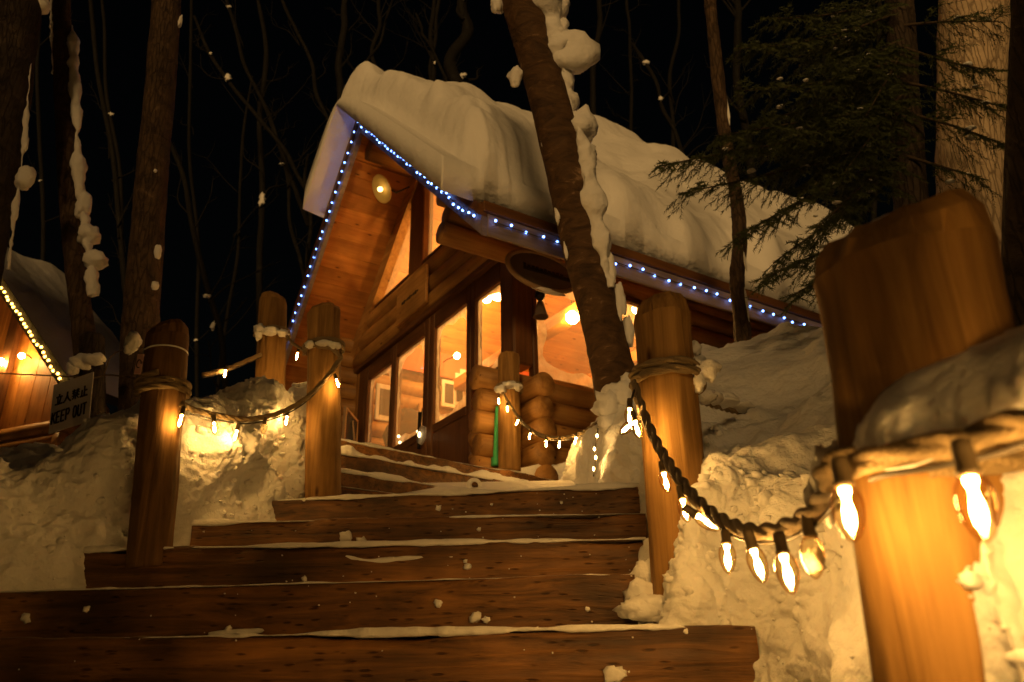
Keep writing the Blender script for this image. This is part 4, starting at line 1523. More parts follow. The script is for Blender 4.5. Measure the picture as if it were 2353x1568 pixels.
for i, (dx, dz) in enumerate(((0.1, -0.02), (0.35, 0.04), (0.33, -0.12), (0.02, -0.10), (0.75, 0.0), (0.95, -0.08))):
    LP('motif', bbox(dx - 0.05, dx + 0.05, -0.012, -0.003, dz - 0.045, dz + 0.045, 0.01), 'paper', t)
p = cab(945, 985, 'y', 3.4)
t = inside('coat', 'dark coats hanging behind the second door pane', 'coat', (p[0], p[1], p[2]))
LP('garment', blob((0, 0, -0.15), (0.35, 0.14, 0.42), 16, 12, 0.25, 2.0, 4), 'dark_cloth', t, True)
LP('garment', blob((0.55, 0.05, -0.15), (0.22, 0.12, 0.40), 16, 12, 0.25, 2.0, 8), 'paper', t, True)
p = cab(877, 980, 'x', 0.6)
t = inside('white_light', 'small white light low behind the leftmost door pane', 'light', cab(891, 1018, 'x', 0.35))
LP('diffuser', blob((0, 0, 0), (0.04, 0.04, 0.04), 10, 8, 0), 'white_led', t, True)

# ------------------------------------------------------------------ blue light strings on the cabin
LED = make_mesh('led', *blob((0, 0, 0), (0.0115, 0.0115, 0.0115), 8, 6, 0), 'led_blue')


def led_string(label, pts, n, jit=0.02, mat=None, mesh=None, group='blue light strings along the roof edge', size=1.0, loc=None, rot=None):
    t = thing('led_string', label, 'string lights', cab_world((0, 0, 0)) if loc is None else loc, CA if rot is None else rot, group)
    P = np.array(pts, float)
    L = np.concatenate([[0], np.cumsum(np.linalg.norm(np.diff(P, axis=0), axis=1))])
    s = np.linspace(0, L[-1], n)
    Q = np.stack([np.interp(s, L, P[:, k]) for k in range(3)], 1)
    LP('cable', tube(catmull(Q, 3 * n), 0.006, 5), 'cord', t, True)
    for q in Q:
        j = np.array([random.uniform(-.3, .1) * jit, random.uniform(-1, 1) * jit, random.uniform(-1, 1) * jit])
        share('led', mesh or LED, t, q + j, None, (size,) * 3)
    return t


fx = XF - 0.045
led_string('blue lights down the right sloping edge of the gable', [(fx, APY - 0.05, APZ - 0.07), (fx, APY - 0.4, zl(APY - 0.4) - 0.02), (fx, 1.0, zl(1.0) - 0.02), (fx, EVY + 0.05, zl(EVY + 0.05) - 0.02)], 34)
led_string('blue lights down the left sloping edge of the gable', [(fx, APY + 0.02, APZ), (fx, 3.2, zl(3.2) - 0.02), (fx, YL - 0.1, zl(YL - 0.1) - 0.02)], 32)
led_string('blue lights along the long side eave', [(XF + 0.10, EVY - 0.055, EVZ - 0.02), (2.0, EVY - 0.055, EVZ - 0.035), (XB - 1.5, EVY - 0.055, EVZ - 0.03)], 52)

# ------------------------------------------------------------------ things hung on the cabin
p = cab(886, 432, 'x', -0.55)
t = thing('dish_lamp', 'round cream dish lamp under the gable roof', 'lamp', cab_world(p))
prof = [(0.0, 0.0), (0.05, 0.006), (0.13, 0.022), (0.185, 0.055), (0.19, 0.07), (0.18, 0.068), (0.12, 0.035), (0.04, 0.022), (0.0, 0.02)]
V, F = lathe(prof, 28)
_nd = Vector((-6.5, -4.4, -5.2)).normalized()
rotm = np.array(_nd.to_track_quat('Z', 'Y').to_matrix())
LP('dish', ((V @ rotm.T), F), 'enamel', t, True)
V, F = lathe([(0.012, 0.06), (0.03, 0.065), (0.036, 0.085), (0.03, 0.11), (0.008, 0.12)], 14)
LP('bulb', (V @ rotm.T, F), 'dim_bulb', t, True)
V, F = blob((0, 0, -0.03), (0.04, 0.04, 0.05), 12, 8, 0)
LP('mount', (V @ rotm.T, F), 'iron', t, True)
wp = np.array([0.28, 0.16, 0.12])
LP('arm', tube([(0, 0, -0.02) @ rotm.T, (0.12, 0.10, -0.01), wp], 0.012, 8), 'iron', t, True)

p = cab(946, 682, 'x', -0.16)
t = thing('name_board', 'square wooden board with a dark line of lettering on the gable beam', 'sign', cab_world(p), CA)
LP('board', bbox(-0.02, 0.02, -0.42, 0.40, -0.26, 0.26, 0.01), 'log_y', t)
for i in range(9):
    a = -0.22 + i * 0.052
    h_ = 0.022 + 0.012 * ((i * 5) % 3)
    LP('letter_mark', bbox(-0.026, -0.021, a, a + 0.036, -0.01 - h_ / 2, -0.01 + h_ / 2, 0.002), 'ink', t)

p = cab(1246, 625, 'y', -0.62)
t = thing('oval_sign', 'dark oval wooden sign hanging under the eave beside the leaning tree', 'sign', cab_world(p), CA)


def ellipse(a, b, n=40):
    return [(a * math.cos(2 * math.pi * i / n), b * math.sin(2 * math.pi * i / n)) for i in range(n)]


LP('face', prism(ellipse(0.375, 0.175), 'y', -0.012, 0.012), 'oval_face', t)
n = 40
ring = np.array([(0.385 * math.cos(2 * math.pi * i / n), -0.006, 0.185 * math.sin(2 * math.pi * i / n)) for i in range(n + 1)])
LP('rim', tube(ring, 0.024, 8), 'oval_rim', t, True)
for i in range(10):
    a = -0.22 + i * 0.046
    h_ = (0.07, 0.045, 0.05, 0.06, 0.04, 0.055, 0.045, 0.05, 0.06, 0.05)[i]
    LP('letter_mark', bbox(a, a + 0.032, -0.018, -0.013, -h_ / 2, h_ / 2, 0.002), 'ink', t)
for dx in (-0.12, 0.22):
    LP('chain', tube([(dx, 0, 0.17), (dx, 0, 0.22), (dx, 0, EVZ - 0.10 - p[2])], 0.008, 6), 'iron', t)
LP('hanger_bar', bbox(-0.2, 0.5, -0.02, 0.02, EVZ - 0.14 - p[2], EVZ - 0.10 - p[2], 0.004), 'iron', t)
V, F = blob((0.05, -0.01, -0.19), (0.16, 0.03, 0.022), 16, 8, 0.3, 2, 3)
LP('snow_fringe', (V, F), 'snow', t, True)

p = cab(1242, 715, 'y', -0.42)
t = thing('hanging_bell', 'dark bell shaped ornament hanging by the side window', 'ornament', cab_world(p), CA)
LP('bell', (lambda VF: (VF[0], VF[1]))(lathe([(0.02, 0.10), (0.03, 0.09), (0.045, 0.03), (0.06, -0.03), (0.075, -0.06), (0.07, -0.065), (0.02, -0.03)], 18)), 'oval_face', t, True)
LP('cap', lathe([(0.01, 0.22), (0.045, 0.20), (0.05, 0.15), (0.03, 0.12), (0.01, 0.10)], 14), 'iron', t, True)
LP('cord', tube([(0, 0, 0.2), (0, 0, 0.3), (0, 0, 0.62)], 0.008, 6), 'cord', t)

p = cab(969, 1000, 'x', -0.10)
t = thing('hexagon_lantern', 'hexagonal glass lantern with one bulb on the door handle', 'lantern', cab_world(p), CA)
hx = [(0.115 * math.cos(R(30 + 60 * i)), 0.115 * math.sin(R(30 + 60 * i))) for i in range(6)]
LP('plate', prism(hx, 'x', -0.010, 0.006), 'frost', t)
LP('bulb', blob((-0.03, 0, 0.0), (0.016, 0.02, 0.035), 10, 8, 0), 'candle', t, True)
LP('cord', tube([(-0.02, 0, 0.10), (-0.01, 0.0, 0.2), (0.0, 0.01, 0.32)], 0.006, 6), 'cord', t)
for i, (px, py, lab) in enumerate(((916, 1003, 'upper of two tiny yellow lights in the second door pane'), (919, 1017, 'lower of two tiny yellow lights in the second door pane'), (960, 992, 'tiny white light left of the hexagonal lantern'))):
    p = cab(px, py, 'x', -0.035)
    t = thing('door_light', lab, 'light', cab_world(p), CA)
    LP('glow', blob((0, 0, 0), (0.016, 0.018, 0.018), 10, 6, 0), 'candle', t, True)

p = cab(805, 985, 'x', -0.35)
t = thing('chalkboard', 'framed blackboard with faint writing standing left of the doors', 'chalkboard', cab_world((p[0], p[1], FLOOR)), CA - R(38))
hz = p[2] - FLOOR
LP('board', bbox(-0.008, 0.008, -0.24, 0.24, 0.10, hz + 0.16, 0.003), 'ink', t)
for (y0, y1, z0, z1) in ((-0.28, -0.24, 0.0, hz + 0.20), (0.24, 0.28, 0.0, hz + 0.20), (-0.24, 0.24, hz + 0.16, hz + 0.199), (-0.24, 0.24, 0.06, 0.10)):
    LP('frame', bbox(-0.02, 0.02, y0, y1, z0, z1, 0.004), 'oval_rim', t)
for i in range(6):
    zz = hz + 0.07 - i * 0.085
    for j in range(5):
        LP('chalk_mark', bbox(-0.011, -0.009, -0.17 + j * 0.07, -0.13 + j * 0.07 + 0.014 * ((i + j) % 2), zz - 0.008, zz + 0.008, 0.001), 'chalk', t)
LP('rear_leg', tube([(0.02, 0, hz + 0.1), (0.15, 0, hz * 0.5), (0.3, 0, 0)], 0.012, 6), 'oval_rim', t)

# green tube beside the corner post
b = at(1140, 1040, 6.86)
tt_ = at(1143, 935, 6.86)
t = thing('green_pole', 'bright green pole behind the post at the cabin corner', 'pole', b)
obj('shaft', *tube(np.linspace(b - np.array([0, 0, 0.1]), tt_, 10), np.linspace(0.032, 0.020, 10), 12), 'green', t)
obj('foot', *tube(np.linspace(b - np.array([0, 0, 0.12]), b - np.array([0, 0, 0.05]), 4), 0.045, 12), 'green', t)

# ------------------------------------------------------------------ keep out sign
c = at(164, 926, 4.28)
t = thing('keep_out_sign', 'white keep out sign hanging on the cord left of the steps', 'sign', c)
SX, SZ = 0.142, 0.150
e_x = np.array([0.92, -0.33, 0.14])
e_x /= np.linalg.norm(e_x)
e_z = np.array([0.02, 0.0, 1.0])
e_z = e_z - e_x * (e_z @ e_x)
e_z /= np.linalg.norm(e_z)
e_n = np.cross(e_x, e_z)           # towards +y (back)
e_n = e_n if e_n[1] > 0 else -e_n


def on_sign(V, off=0.0):
    V = np.asarray(V, float)
    return V[:, :1] * e_x + V[:, 2:3] * e_z + V[:, 1:2] * e_n + off * e_n


V, F = bbox(-SX, SX, -0.003, 0.003, -SZ, SZ, 0.001)
obj('plate', on_sign(V), F, 'sign_white', t, False, local=True)
for dx in (-0.12, 0.12):
    V, F = tube([(dx, 0, SZ - 0.015), (dx, 0.006, SZ + 0.005), (dx, 0.006, SZ + 0.02)], 0.003, 6)
    obj('tie', on_sign(V), F, 'cord', t, True, local=True)
# strokes of the lettering, drawn as thin raised bars on a unit square per glyph
ST = {
    'A': [((.5, 1.0), (.5, .78)), ((.12, .76), (.88, .76)), ((.30, .62), (.38, .12)), ((.70, .64), (.58, .10)), ((.02, .06), (.98, .06))],
    'B': [((.48, .98), (.44, .60)), ((.44, .60), (.28, .25)), ((.28, .25), (.02, .02)), ((.47, .66), (.66, .28)), ((.66, .28), (.98, .02))],
    'C': [((.02, .88), (.46, .88)), ((.24, 1.0), (.24, .58)), ((.24, .84), (.04, .62)), ((.24, .84), (.44, .64)), ((.54, .88), (.98, .88)),
          ((.76, 1.0), (.76, .58)), ((.76, .84), (.56, .62)), ((.76, .84), (.97, .64)), ((.18, .50), (.82, .50)), ((.02, .36), (.98, .36)),
          ((.5, .36), (.5, .02)), ((.28, .26), (.10, .06)), ((.72, .26), (.92, .06))],
    'D': [((.55, 1.0), (.55, .06)), ((.55, .58), (.90, .58)), ((.22, .64), (.22, .06)), ((.02, .05), (.98, .05))],
}


def bars(strokes, x0, z0, sx, sz, w, name):
    for (a, b_) in strokes:
        a = np.array([x0 + a[0] * sx, z0 + a[1] * sz])
        b2 = np.array([x0 + b_[0] * sx, z0 + b_[1] * sz])
        d = b2 - a
        L = np.linalg.norm(d)
        d /= L
        q = np.array([-d[1], d[0]]) * w / 2
        a, b2 = a - d * w * 0.25, b2 + d * w * 0.25
        V = []
        for yy in (-0.0075, -0.0042):
            for p_ in (a + q, a - q, b2 - q, b2 + q):
                V.append((p_[0], yy, p_[1]))
        F = [(0, 1, 2, 3), (7, 6, 5, 4), (0, 4, 5, 1), (1, 5, 6, 2), (2, 6, 7, 3), (3, 7, 4, 0)]
        obj('letter_stroke', on_sign(np.array(V)), F, 'ink', t, False, local=True)


for i, ch in enumerate('ABCD'):
    bars(ST[ch], -0.112 + i * 0.059, 0.012, 0.051, 0.062, 0.0085 if ch != 'C' else 0.0058, ch)
LT = {
    'K': [((0, 0), (0, 1)), ((.05, .4), (.9, 1)), ((.3, .6), (1, 0))], 'E': [((0, 0), (0, 1)), ((0, 1), (.9, 1)), ((0, .52), (.75, .52)), ((0, 0), (.9, 0))],
    'P': [((0, 0), (0, 1)), ((0, 1), (.7, 1)), ((.7, 1), (.95, .78)), ((.95, .78), (.7, .5)), ((.7, .5), (0, .5))],
    'O': [((.1, .2), (.1, .8)), ((.1, .8), (.35, 1)), ((.35, 1), (.7, 1)), ((.7, 1), (.95, .8)), ((.95, .8), (.95, .2)), ((.95, .2), (.7, 0)), ((.7, 0), (.35, 0)), ((.35, 0), (.1, .2))],
    'U': [((.05, 1), (.05, .2)), ((.05, .2), (.3, 0)), ((.3, 0), (.7, 0)), ((.7, 0), (.95, .2)), ((.95, .2), (.95, 1))], 'T': [((0, 1), (1, 1)), ((.5, 1), (.5, 0))]}
x = -0.125
for ch in 'KEEP OUT':
    if ch == ' ':
        x += 0.016
        continue
    bars(LT[ch], x, -0.098, 0.0235, 0.066, 0.0085, ch)
    x += 0.0335

# pink tag and cable tie on the sign post
c = at(320, 837, 3.12)
t = thing('pink_tag', 'small pinkish tag tied to the left of the sign post', 'tag', c)
V, F = bbox(-0.014, 0.014, -0.002, 0.002, -0.045, 0.045, 0.001)
obj('plate', V, F, 'pink', t, False, local=True)
V, F = tube(np.array([(0.009 * math.cos(a_), -0.004, 0.018 * math.sin(a_)) for a_ in np.linspace(0, 5.2, 14)]), 0.002, 5)
obj('mark', V, F, 'ink', t, True, local=True)
t = thing('cable_tie', 'pale cable tie round the top of the sign post', 'cable tie', P1t)
obj('band', *tube(coil(pz(P1b, P1t, 812), axis(P1b, P1t), 0.085, 0.003, 1.0, 0.0, 0.3), 0.004, 6), 'zip_tie', t)

# short peg in the upper flight
c = at(1090, 1117, 5.35)
t = thing('peg', 'snow rimmed round peg end on the upper flight of steps', 'peg', c)
V, F = lathe([(0.03, 0.0), (0.034, 0.01), (0.034, 0.09), (0.02, 0.10)], 16)
V = V[:, [0, 2, 1]] * np.array([1, 1, 1.0])
obj('shaft', V, F, 'sleeper', t, True, local=True)
V, F = tube(np.array([(0.036 * math.cos(a_), -0.004, 0.004 + 0.036 * math.sin(a_)) for a_ in np.linspace(-0.6, 4.6, 24)]), np.linspace(0.010, 0.022, 24), 8)
obj('snow_rim', V, F, 'snow', t, True, local=True)

# ------------------------------------------------------------------ second cabin, far left
CA2 = R(68)
E2 = at(160, 888, 11.0)
Z2_ = E2[2]
c2 = thing('log_cabin', 'second lit cabin with snowy roof and amber lights at the left edge', 'cabin', (E2[0], E2[1], 0), CA2)
C2 = lambda name, VF, mat, par=None, smooth=False: obj(name, VF[0], VF[1], mat, par or c2, smooth, local=True)
AP2 = 2.9
z2 = lambda y: Z2_ + 1.02 * (AP2 - abs(y - AP2))
rf2 = C2('roof', prism([(-0.1, z2(-0.1) + 0.02), (AP2, z2(AP2) + 0.02), (2 * AP2 + 0.1, z2(-0.1) + 0.02), (2 * AP2 + 0.1, z2(-0.1) + 0.22), (AP2, z2(AP2) + 0.24), (-0.1, z2(-0.1) + 0.22)], 'x', -0.02, 1.7), 'roofing')
for i in range(8):
    y0, y1 = i * AP2 / 8 + 0.005, (i + 1) * AP2 / 8 - 0.005
    C2('ceiling_board', prism([(y0, z2(y0) + 0.015), (y0, z2(y0) - 0.02), (y1, z2(y1) - 0.02), (y1, z2(y1) + 0.015)], 'x', 0.05, 1.65), 'board_x', rf2)
for sgn in (0, 1):
    ye = -0.12 if sgn == 0 else 2 * AP2 + 0.12
    C2('fascia', prism([(ye, z2(-0.12) - 0.12), (AP2, z2(AP2) - 0.12), (AP2, z2(AP2) + 0.26), (ye, z2(-0.12) + 0.26)], 'x', -0.08 - 0.002 * sgn, -0.03), 'roofing', rf2)
nx, ny = 90, 90
XX, YY = np.meshgrid(np.linspace(-0.15, 1.85, nx), np.linspace(-0.15, 2 * AP2 + 0.15, ny), indexing='ij')
base = Z2_ + 1.02 * (AP2 - np.abs(YY - AP2)) + 0.20
edge = np.clip(np.minimum(np.minimum(XX + 0.15, 1.85 - XX), np.minimum(YY + 0.15, 2 * AP2 + 0.15 - YY)) / 0.35, 0, 1)
thk = (0.13 + 0.12 * fbm(np.stack([XX * 0.8, YY * 0.9, 0 * XX], -1) + 20, 4)) * np.sqrt(1 - (1 - edge) ** 2)
V = np.concatenate([np.stack([XX, YY, base + thk], -1).reshape(-1, 3), np.stack([XX, YY, base - 0.01], -1).reshape(-1, 3)])
F = grid_faces(nx, ny, flip=True)
F += [tuple(i + nx * ny for i in q[::-1]) for q in F]
C2('roof_snow', (V, F), 'roof_snow', rf2, True)
GW = 0.75
for i in range(14):
    y0, y1 = 0.35 + i * 0.36, 0.35 + (i + 1) * 0.36 - 0.006
    zt = min(z2(y0), z2(y1)) - 0.03
    C2('gable_board', bbox(GW - 0.02, GW + 0.02, y0, y1, 4.02, max(zt, 4.1), 0.004), 'board_z')
for i in range(12):
    zc = 1.5 + i * 0.225
    V, F = tube(np.linspace((GW, 0.3, zc), (GW, 5.4, zc), 6), 0.118, 14)
    C2('log', (V, F), 'log_y', None, True)
for i in range(11):
    zc = 1.6 + i * 0.225
    V, F = tube(np.linspace((0.4, 0.55, zc), (1.6, 0.55, zc), 6), 0.112, 14)
    C2('log', (V, F), 'log_x', None, True)
V, F = tube(np.linspace((GW - 0.1, 0.0, 4.05), (GW - 0.1, 0.9, 4.05), 5), 0.11, 14)
C2('purlin', (V, F), 'log_y', None, True)
C2('gable_post', bbox(GW - 0.14, GW - 0.03, 2.35, 2.6, 3.9, 6.3, 0.02), 'frame_z')
_v2 = np.array([math.cos(CA2), math.sin(CA2), 0])
_u2 = np.array([-math.sin(CA2), math.cos(CA2), 0])


def c2pt(px, py, xl):
    d = ray(px, py)
    o_ = np.array([E2[0], E2[1], 0])
    return d * ((o_ @ _v2 + xl) / (d @ _v2))


for (px, py, lab) in ((50, 818, 'lit bulb on the gable of the far left cabin'), (2, 832, 'lit lamp at the very left edge on the far cabin')):
    w_ = c2pt(px, py, 0.55)
    t = thing('gable_lamp', lab, 'lamp', w_)
    LP('globe', blob((0, 0, 0), 0.05 if px > 10 else 0.06, 12, 8, 0), 'lamp_globe' if 'lamp_globe' in MATS else 'down_light', t, True)
    dv = _v2 * 0.22
    LP('bracket', tube([(0, 0, 0.03), tuple(dv * 0.5 + np.array([0, 0, 0.05])), tuple(dv)], 0.012, 6), 'iron', t)
LED2 = make_mesh('led', *blob((0, 0, 0), (0.022, 0.022, 0.022), 8, 6, 0), 'led_amber')
led_string('amber lights down the gable edge of the far left cabin', [(-0.11, 0.0, 0.0 + Z2_), (-0.11, 1.9, z2(1.9)), (-0.11, AP2, z2(AP2))], 36, 0.02, None, LED2, 'amber lights on the far cabin', 1.0, (E2[0], E2[1], 0), CA2)

# ------------------------------------------------------------------ trees
bark_mat('bark_pale', (0.42, 0.31, 0.20), (0.60, 0.47, 0.32), (0.70, 0.57, 0.42), 4)


def trunk_mesh(path, rads, n=40, amp=0.06, fz=5.0, seed=0.0, ns=120):
    P = catmull(np.array(path, float), ns)
    r = catmull(np.array(rads, float)[:, None], ns)[:, 0]
    T, N, B = frames(P)
    th = np.linspace(0, 2 * np.pi, n, endpoint=False)
    q = np.stack([np.cos(th)[None, :] * 1.4 + seed + 0 * P[:, :1], np.sin(th)[None, :] * 1.4 + 0 * P[:, :1], 0 * th[None, :] + P[:, 2:3] * fz], -1)
    rr = r[:, None] * (1 + amp * fbm(q, 3) + amp * 0.8 * np.abs(vnoise(q * np.array([2.0, 2.0, 5.0]))))
    V = P[:, None, :] + rr[..., None] * (np.cos(th)[None, :, None] * N[:, None, :] + np.sin(th)[None, :, None] * B[:, None, :])
    F = grid_faces(ns, n, True)
    F.append(tuple(range(n))[::-1])
    F.append(tuple((ns - 1) * n + j for j in range(n)))
    return V.reshape(-1, 3), F


def tree(name, label, path, rads, mat, clumps=(), group=None, amp=0.06, fz=5.0, seed=0.0, n=40, ns=120):
    """path of (px, py, Y); clumps of (px, py, Y, rx, rz) in pixels"""
    P = [at(*p) for p in path]
    t = thing(name, label, 'tree', P[0], 0.0, group)
    obj('trunk', *trunk_mesh(P, rads, n, amp, fz, seed, ns), mat, t)
    for i, c in enumerate(clumps):
        p = at(c[0], c[1], c[2])
        k_ = (p @ _f) / FPX
        obj('snow_clump', *blob(p, (c[3] * k_, min(c[3], c[4]) * k_, c[4] * k_), 18, 12, 0.28, 1.7, i * 2.7 + seed), 'snow', t)
    return t


tree('leaning_tree', 'leaning tree trunk crossing the roof, snow plastered on its right side',
     [(1440, 990, 4.95), (1415, 880, 4.9), (1392, 780, 4.85), (1340, 560, 4.7), (1288, 330, 4.5), (1232, 120, 4.35), (1197, 0, 4.25), (1150, -160, 4.1), (1080, -420, 3.9)],
     [0.17, 0.145, 0.135, 0.138, 0.138, 0.134, 0.134, 0.13, 0.12], 'bark_lean',
     [(1262, 10, 4.3, 42, 38), (1284, 66, 4.32, 24, 28), (1308, 128, 4.36, 62, 46), (1292, 185, 4.4, 26, 34), (1305, 232, 4.45, 26, 26), (1334, 292, 4.48, 40, 44),
      (1340, 355, 4.5, 32, 26), (1342, 392, 4.52, 18, 26), (1350, 440, 4.56, 26, 44), (1366, 505, 4.6, 22, 46), (1384, 560, 4.64, 18, 40), (1400, 620, 4.7, 16, 44), (1424, 690, 4.76, 14, 46), (1445, 760, 4.8, 12, 40),
      (1186, 176, 4.38, 17, 26), (1142, 12, 4.25, 16, 24), (1282, 480, 4.6, 8, 40), (1300, 560, 4.66, 6, 40), (1246, 300, 4.46, 6, 40)],
     amp=0.05, fz=3.0, seed=3.0)
lt = bpy.data.objects['leaning_tree']
sp = np.array([at(*q) for q in [(1243, -20, 4.22), (1262, 40, 4.26), (1290, 130, 4.30), (1312, 230, 4.38), (1338, 340, 4.44), (1360, 450, 4.52), (1382, 560, 4.60), (1404, 660, 4.70)]])
sp = catmull(sp, 160)
sr = 0.038 + 0.070 * fbm(sp * np.array([0.5, 0.5, 3.4]) + 4, 3) + 0.022 * np.abs(vnoise(sp * 7.0))
sr = np.clip(sr, 0.012, 0.13) * np.interp(np.linspace(0, 1, 160), [0, 0.5, 0.8, 1], [1.2, 1.05, 0.8, 0.35])
V, F = tube(sp, sr, 22)
V = V + 0.020 * np.stack([fbm(V * 9, 3), fbm(V * 9 + 30, 3), fbm(V * 9 + 60, 3)], 1)
obj('snow_strip', V, F, 'snow', lt)
tree('forest_tree', 'dark trunk at the left edge with snow clinging to its right side',
     [(-95, 1000, 5.2), (-58, 760, 5.2), (-26, 560, 5.1), (8, 330, 5.0), (36, 120, 4.9), (48, 0, 4.8), (70, -250, 4.7)],
     [0.12, 0.11, 0.115, 0.13, 0.145, 0.15, 0.15], 'bark_dark',
     [(58, 410, 5.0, 20, 26), (92, 12, 4.85, 20, 18)], seed=8.0)
tree('forest_tree', 'slim trunk left of the steps with a string of snow lumps down its right side',
     [(200, 960, 5.7), (195, 790, 5.7), (176, 640, 5.65), (160, 460, 5.6), (148, 250, 5.5), (140, 0, 5.4), (135, -250, 5.3)],
     [0.085, 0.082, 0.078, 0.076, 0.074, 0.076, 0.07], 'bark_mid',
     [(181, 374, 5.52, 14, 18), (190, 475, 5.56, 16, 34), (203, 540, 5.58, 24, 24), (218, 598, 5.6, 28, 20), (211, 632, 5.6, 14, 26)], seed=5.0)


def ragged_strip(treeo, pts, r0, k, seed):
    sp_ = catmull(np.array([at(*q) for q in pts]), 140)
    rr_ = np.clip(r0 * (0.55 + 1.3 * fbm(sp_ * np.array([0.5, 0.5, k]) + seed, 4)), 0.003, 4 * r0)
    V_, F_ = tube(sp_, rr_, 16)
    V_ = V_ + 0.35 * r0 * np.stack([fbm(V_ * 14 + seed, 3), fbm(V_ * 14 + 30, 3), fbm(V_ * 14 + 60, 3)], 1)
    obj('snow_strip', V_, F_, 'snow', treeo)


ragged_strip(bpy.data.objects['forest_tree.001'], [(166, 60, 5.42), (170, 160, 5.45), (176, 280, 5.48), (180, 380, 5.52), (188, 470, 5.55), (200, 550, 5.57), (212, 640, 5.6), (214, 680, 5.62)], 0.030, 3.0, 3.0)
ragged_strip(bpy.data.objects['forest_tree.001'], [(120, 0, 5.36), (121, 60, 5.38), (124, 120, 5.42), (128, 170, 5.45)], 0.022, 4.0, 9.0)
ragged_strip(bpy.data.objects['forest_tree'], [(86, 20, 4.85), (74, 130, 4.9), (64, 220, 4.93), (56, 330, 4.97), (40, 440, 5.0), (28, 540, 5.05), (20, 620, 5.08)], 0.018, 3.0, 6.0)
tree('forest_tree', 'thick bare brown trunk standing behind the post by the sign',
     [(318, 980, 5.6), (325, 720, 5.6), (340, 520, 5.55), (358, 300, 5.5), (380, 60, 5.4), (392, -150, 5.3)],
     [0.14, 0.132, 0.125, 0.122, 0.12, 0.118], 'bark_mid',
     [(363, 578, 5.42, 8, 18), (356, 656, 5.42, 8, 10), (414, 50, 5.36, 5, 18), (357, 393, 5.42, 4, 4)], seed=11.0, fz=1.5)
tree('forest_tree', 'thin crooked trunk rising in front of the right roof slope',
     [(1712, 830, 5.6), (1705, 755, 5.6), (1694, 640, 5.6), (1700, 550, 5.58), (1692, 450, 5.55), (1670, 340, 5.5), (1650, 180, 5.4), (1632, 0, 5.3), (1615, -200, 5.2)],
     [0.066, 0.06, 0.055, 0.056, 0.05, 0.05, 0.05, 0.05, 0.05], 'bark_mid',
     [(1716, 700, 5.55, 3, 40), (1712, 600, 5.53, 3, 26), (1672, 250, 5.42, 3, 40)], seed=13.0, fz=6.0, amp=0.12, n=24)
tree('dark_pole', 'black trunk at the far right edge standing in the snow',
     [(2352, 800, 2.3), (2346, 735, 2.3), (2350, 600, 2.28), (2356, 300, 2.2), (2368, 0, 2.1), (2380, -250, 2.05)],
     [0.058, 0.062, 0.058, 0.056, 0.055, 0.055], 'bark_dark', [], seed=17.0, n=24)
tree('snowy_tree', 'broad pale trunk plastered with snow behind the fir twigs at the upper right',
     [(2246, 1000, 4.8), (2242, 600, 4.8), (2236, 430, 4.75), (2232, 200, 4.65), (2238, 0, 4.55), (2245, -250, 4.45)],
     [0.24, 0.235, 0.225, 0.225, 0.23, 0.23], 'bark_pale', [], amp=0.05, fz=2.0, seed=19.0)


# fir tree: a trunk with long drooping boughs of needles
def fir_bough(root, tip, sag, density, rs, L_t=0.30, needle=0.030):
    root, tip = np.asarray(root, float), np.asarray(tip, float)
    L = np.linalg.norm(tip - root)
    n = 24
    s = np.linspace(0, 1, n)
    P = root[None, :] + (tip - root)[None, :] * s[:, None]
    P[:, 2] -= sag * np.sin(np.pi * s * 0.85)
    P += 0.02 * rs.standard_normal((1, 3)) * s[:, None]
    stem = tube(P, np.linspace(0.012, 0.003, n), 6)
    T = (tip - root) / L
    side = np.cross(T, [0, 0, 1.0])
    side /= np.linalg.norm(side) + 1e-9
    NV, NF = [], []

    def needles(A, B, spread=1.0):
        d = B - A
        l_ = np.linalg.norm(d)
        d = d / (l_ + 1e-9)
        k = max(3, int(l_ / 0.0055))
        e1 = np.cross(d, [0.2, 0.1, 1.0])
        e1 /= np.linalg.norm(e1)
        e2 = np.cross(d, e1)
        for i in range(k):
            p = A + (B - A) * (i + rs.random()) / k
            a = rs.random() * 6.283
            o_ = (math.cos(a) * e1 + math.sin(a) * e2 * 0.7)
            v = d * 0.55 + o_ * 0.85
            q = p + v * needle * (0.8 + 0.4 * rs.random())
            w = np.cross(v, o_ + 0.01)
            w = w / (np.linalg.norm(w) + 1e-9) * 0.0030
            b0 = len(NV)
            NV.extend([p - w, p + w, q])
            NF.append((b0, b0 + 1, b0 + 2))
        b0 = len(NV)      # the twig itself
        w = e1 * 0.002
        w2 = e2 * 0.002
        NV.extend([A + w, A - w, B, A + w2, A - w2])
        NF.append((b0, b0 + 1, b0 + 2))
        NF.append((b0 + 3, b0 + 4, b0 + 2))

    k = int(L / 0.028 * density)
    for i in range(k):
        u_ = 0.18 + 0.82 * (i + rs.random()) / k
        p = np.array([np.interp(u_, s, P[:, j]) for j in range(3)])
        sg = 1 if i % 2 else -1
        l_ = L_t * (1.15 - 0.75 * u_) * (0.35 + 0.95 * rs.random())
        d = T * (0.45 + 0.3 * rs.random()) + side * sg * (0.35 + 0.5 * rs.random()) + np.array([0, 0, 0.15 - 0.95 * rs.random()])
        d /= np.linalg.norm(d)
        B = p + d * l_
        needles(p, B)
        for j in range(3):
            f_ = 0.3 + 0.22 * j + 0.1 * rs.random()
            A2 = p + d * l_ * f_
            d2 = d * 0.7 + (1 if j % 2 else -1) * np.cross(d, [0, 0, 1.0]) * 0.6 + np.array([0, 0, -0.25])
            d2 /= np.linalg.norm(d2)
            needles(A2, A2 + d2 * l_ * (0.45 + 0.2 * rs.random()))
    needles(P[int(n * 0.5)], P[-1])
    return stem, (np.array(NV), NF)


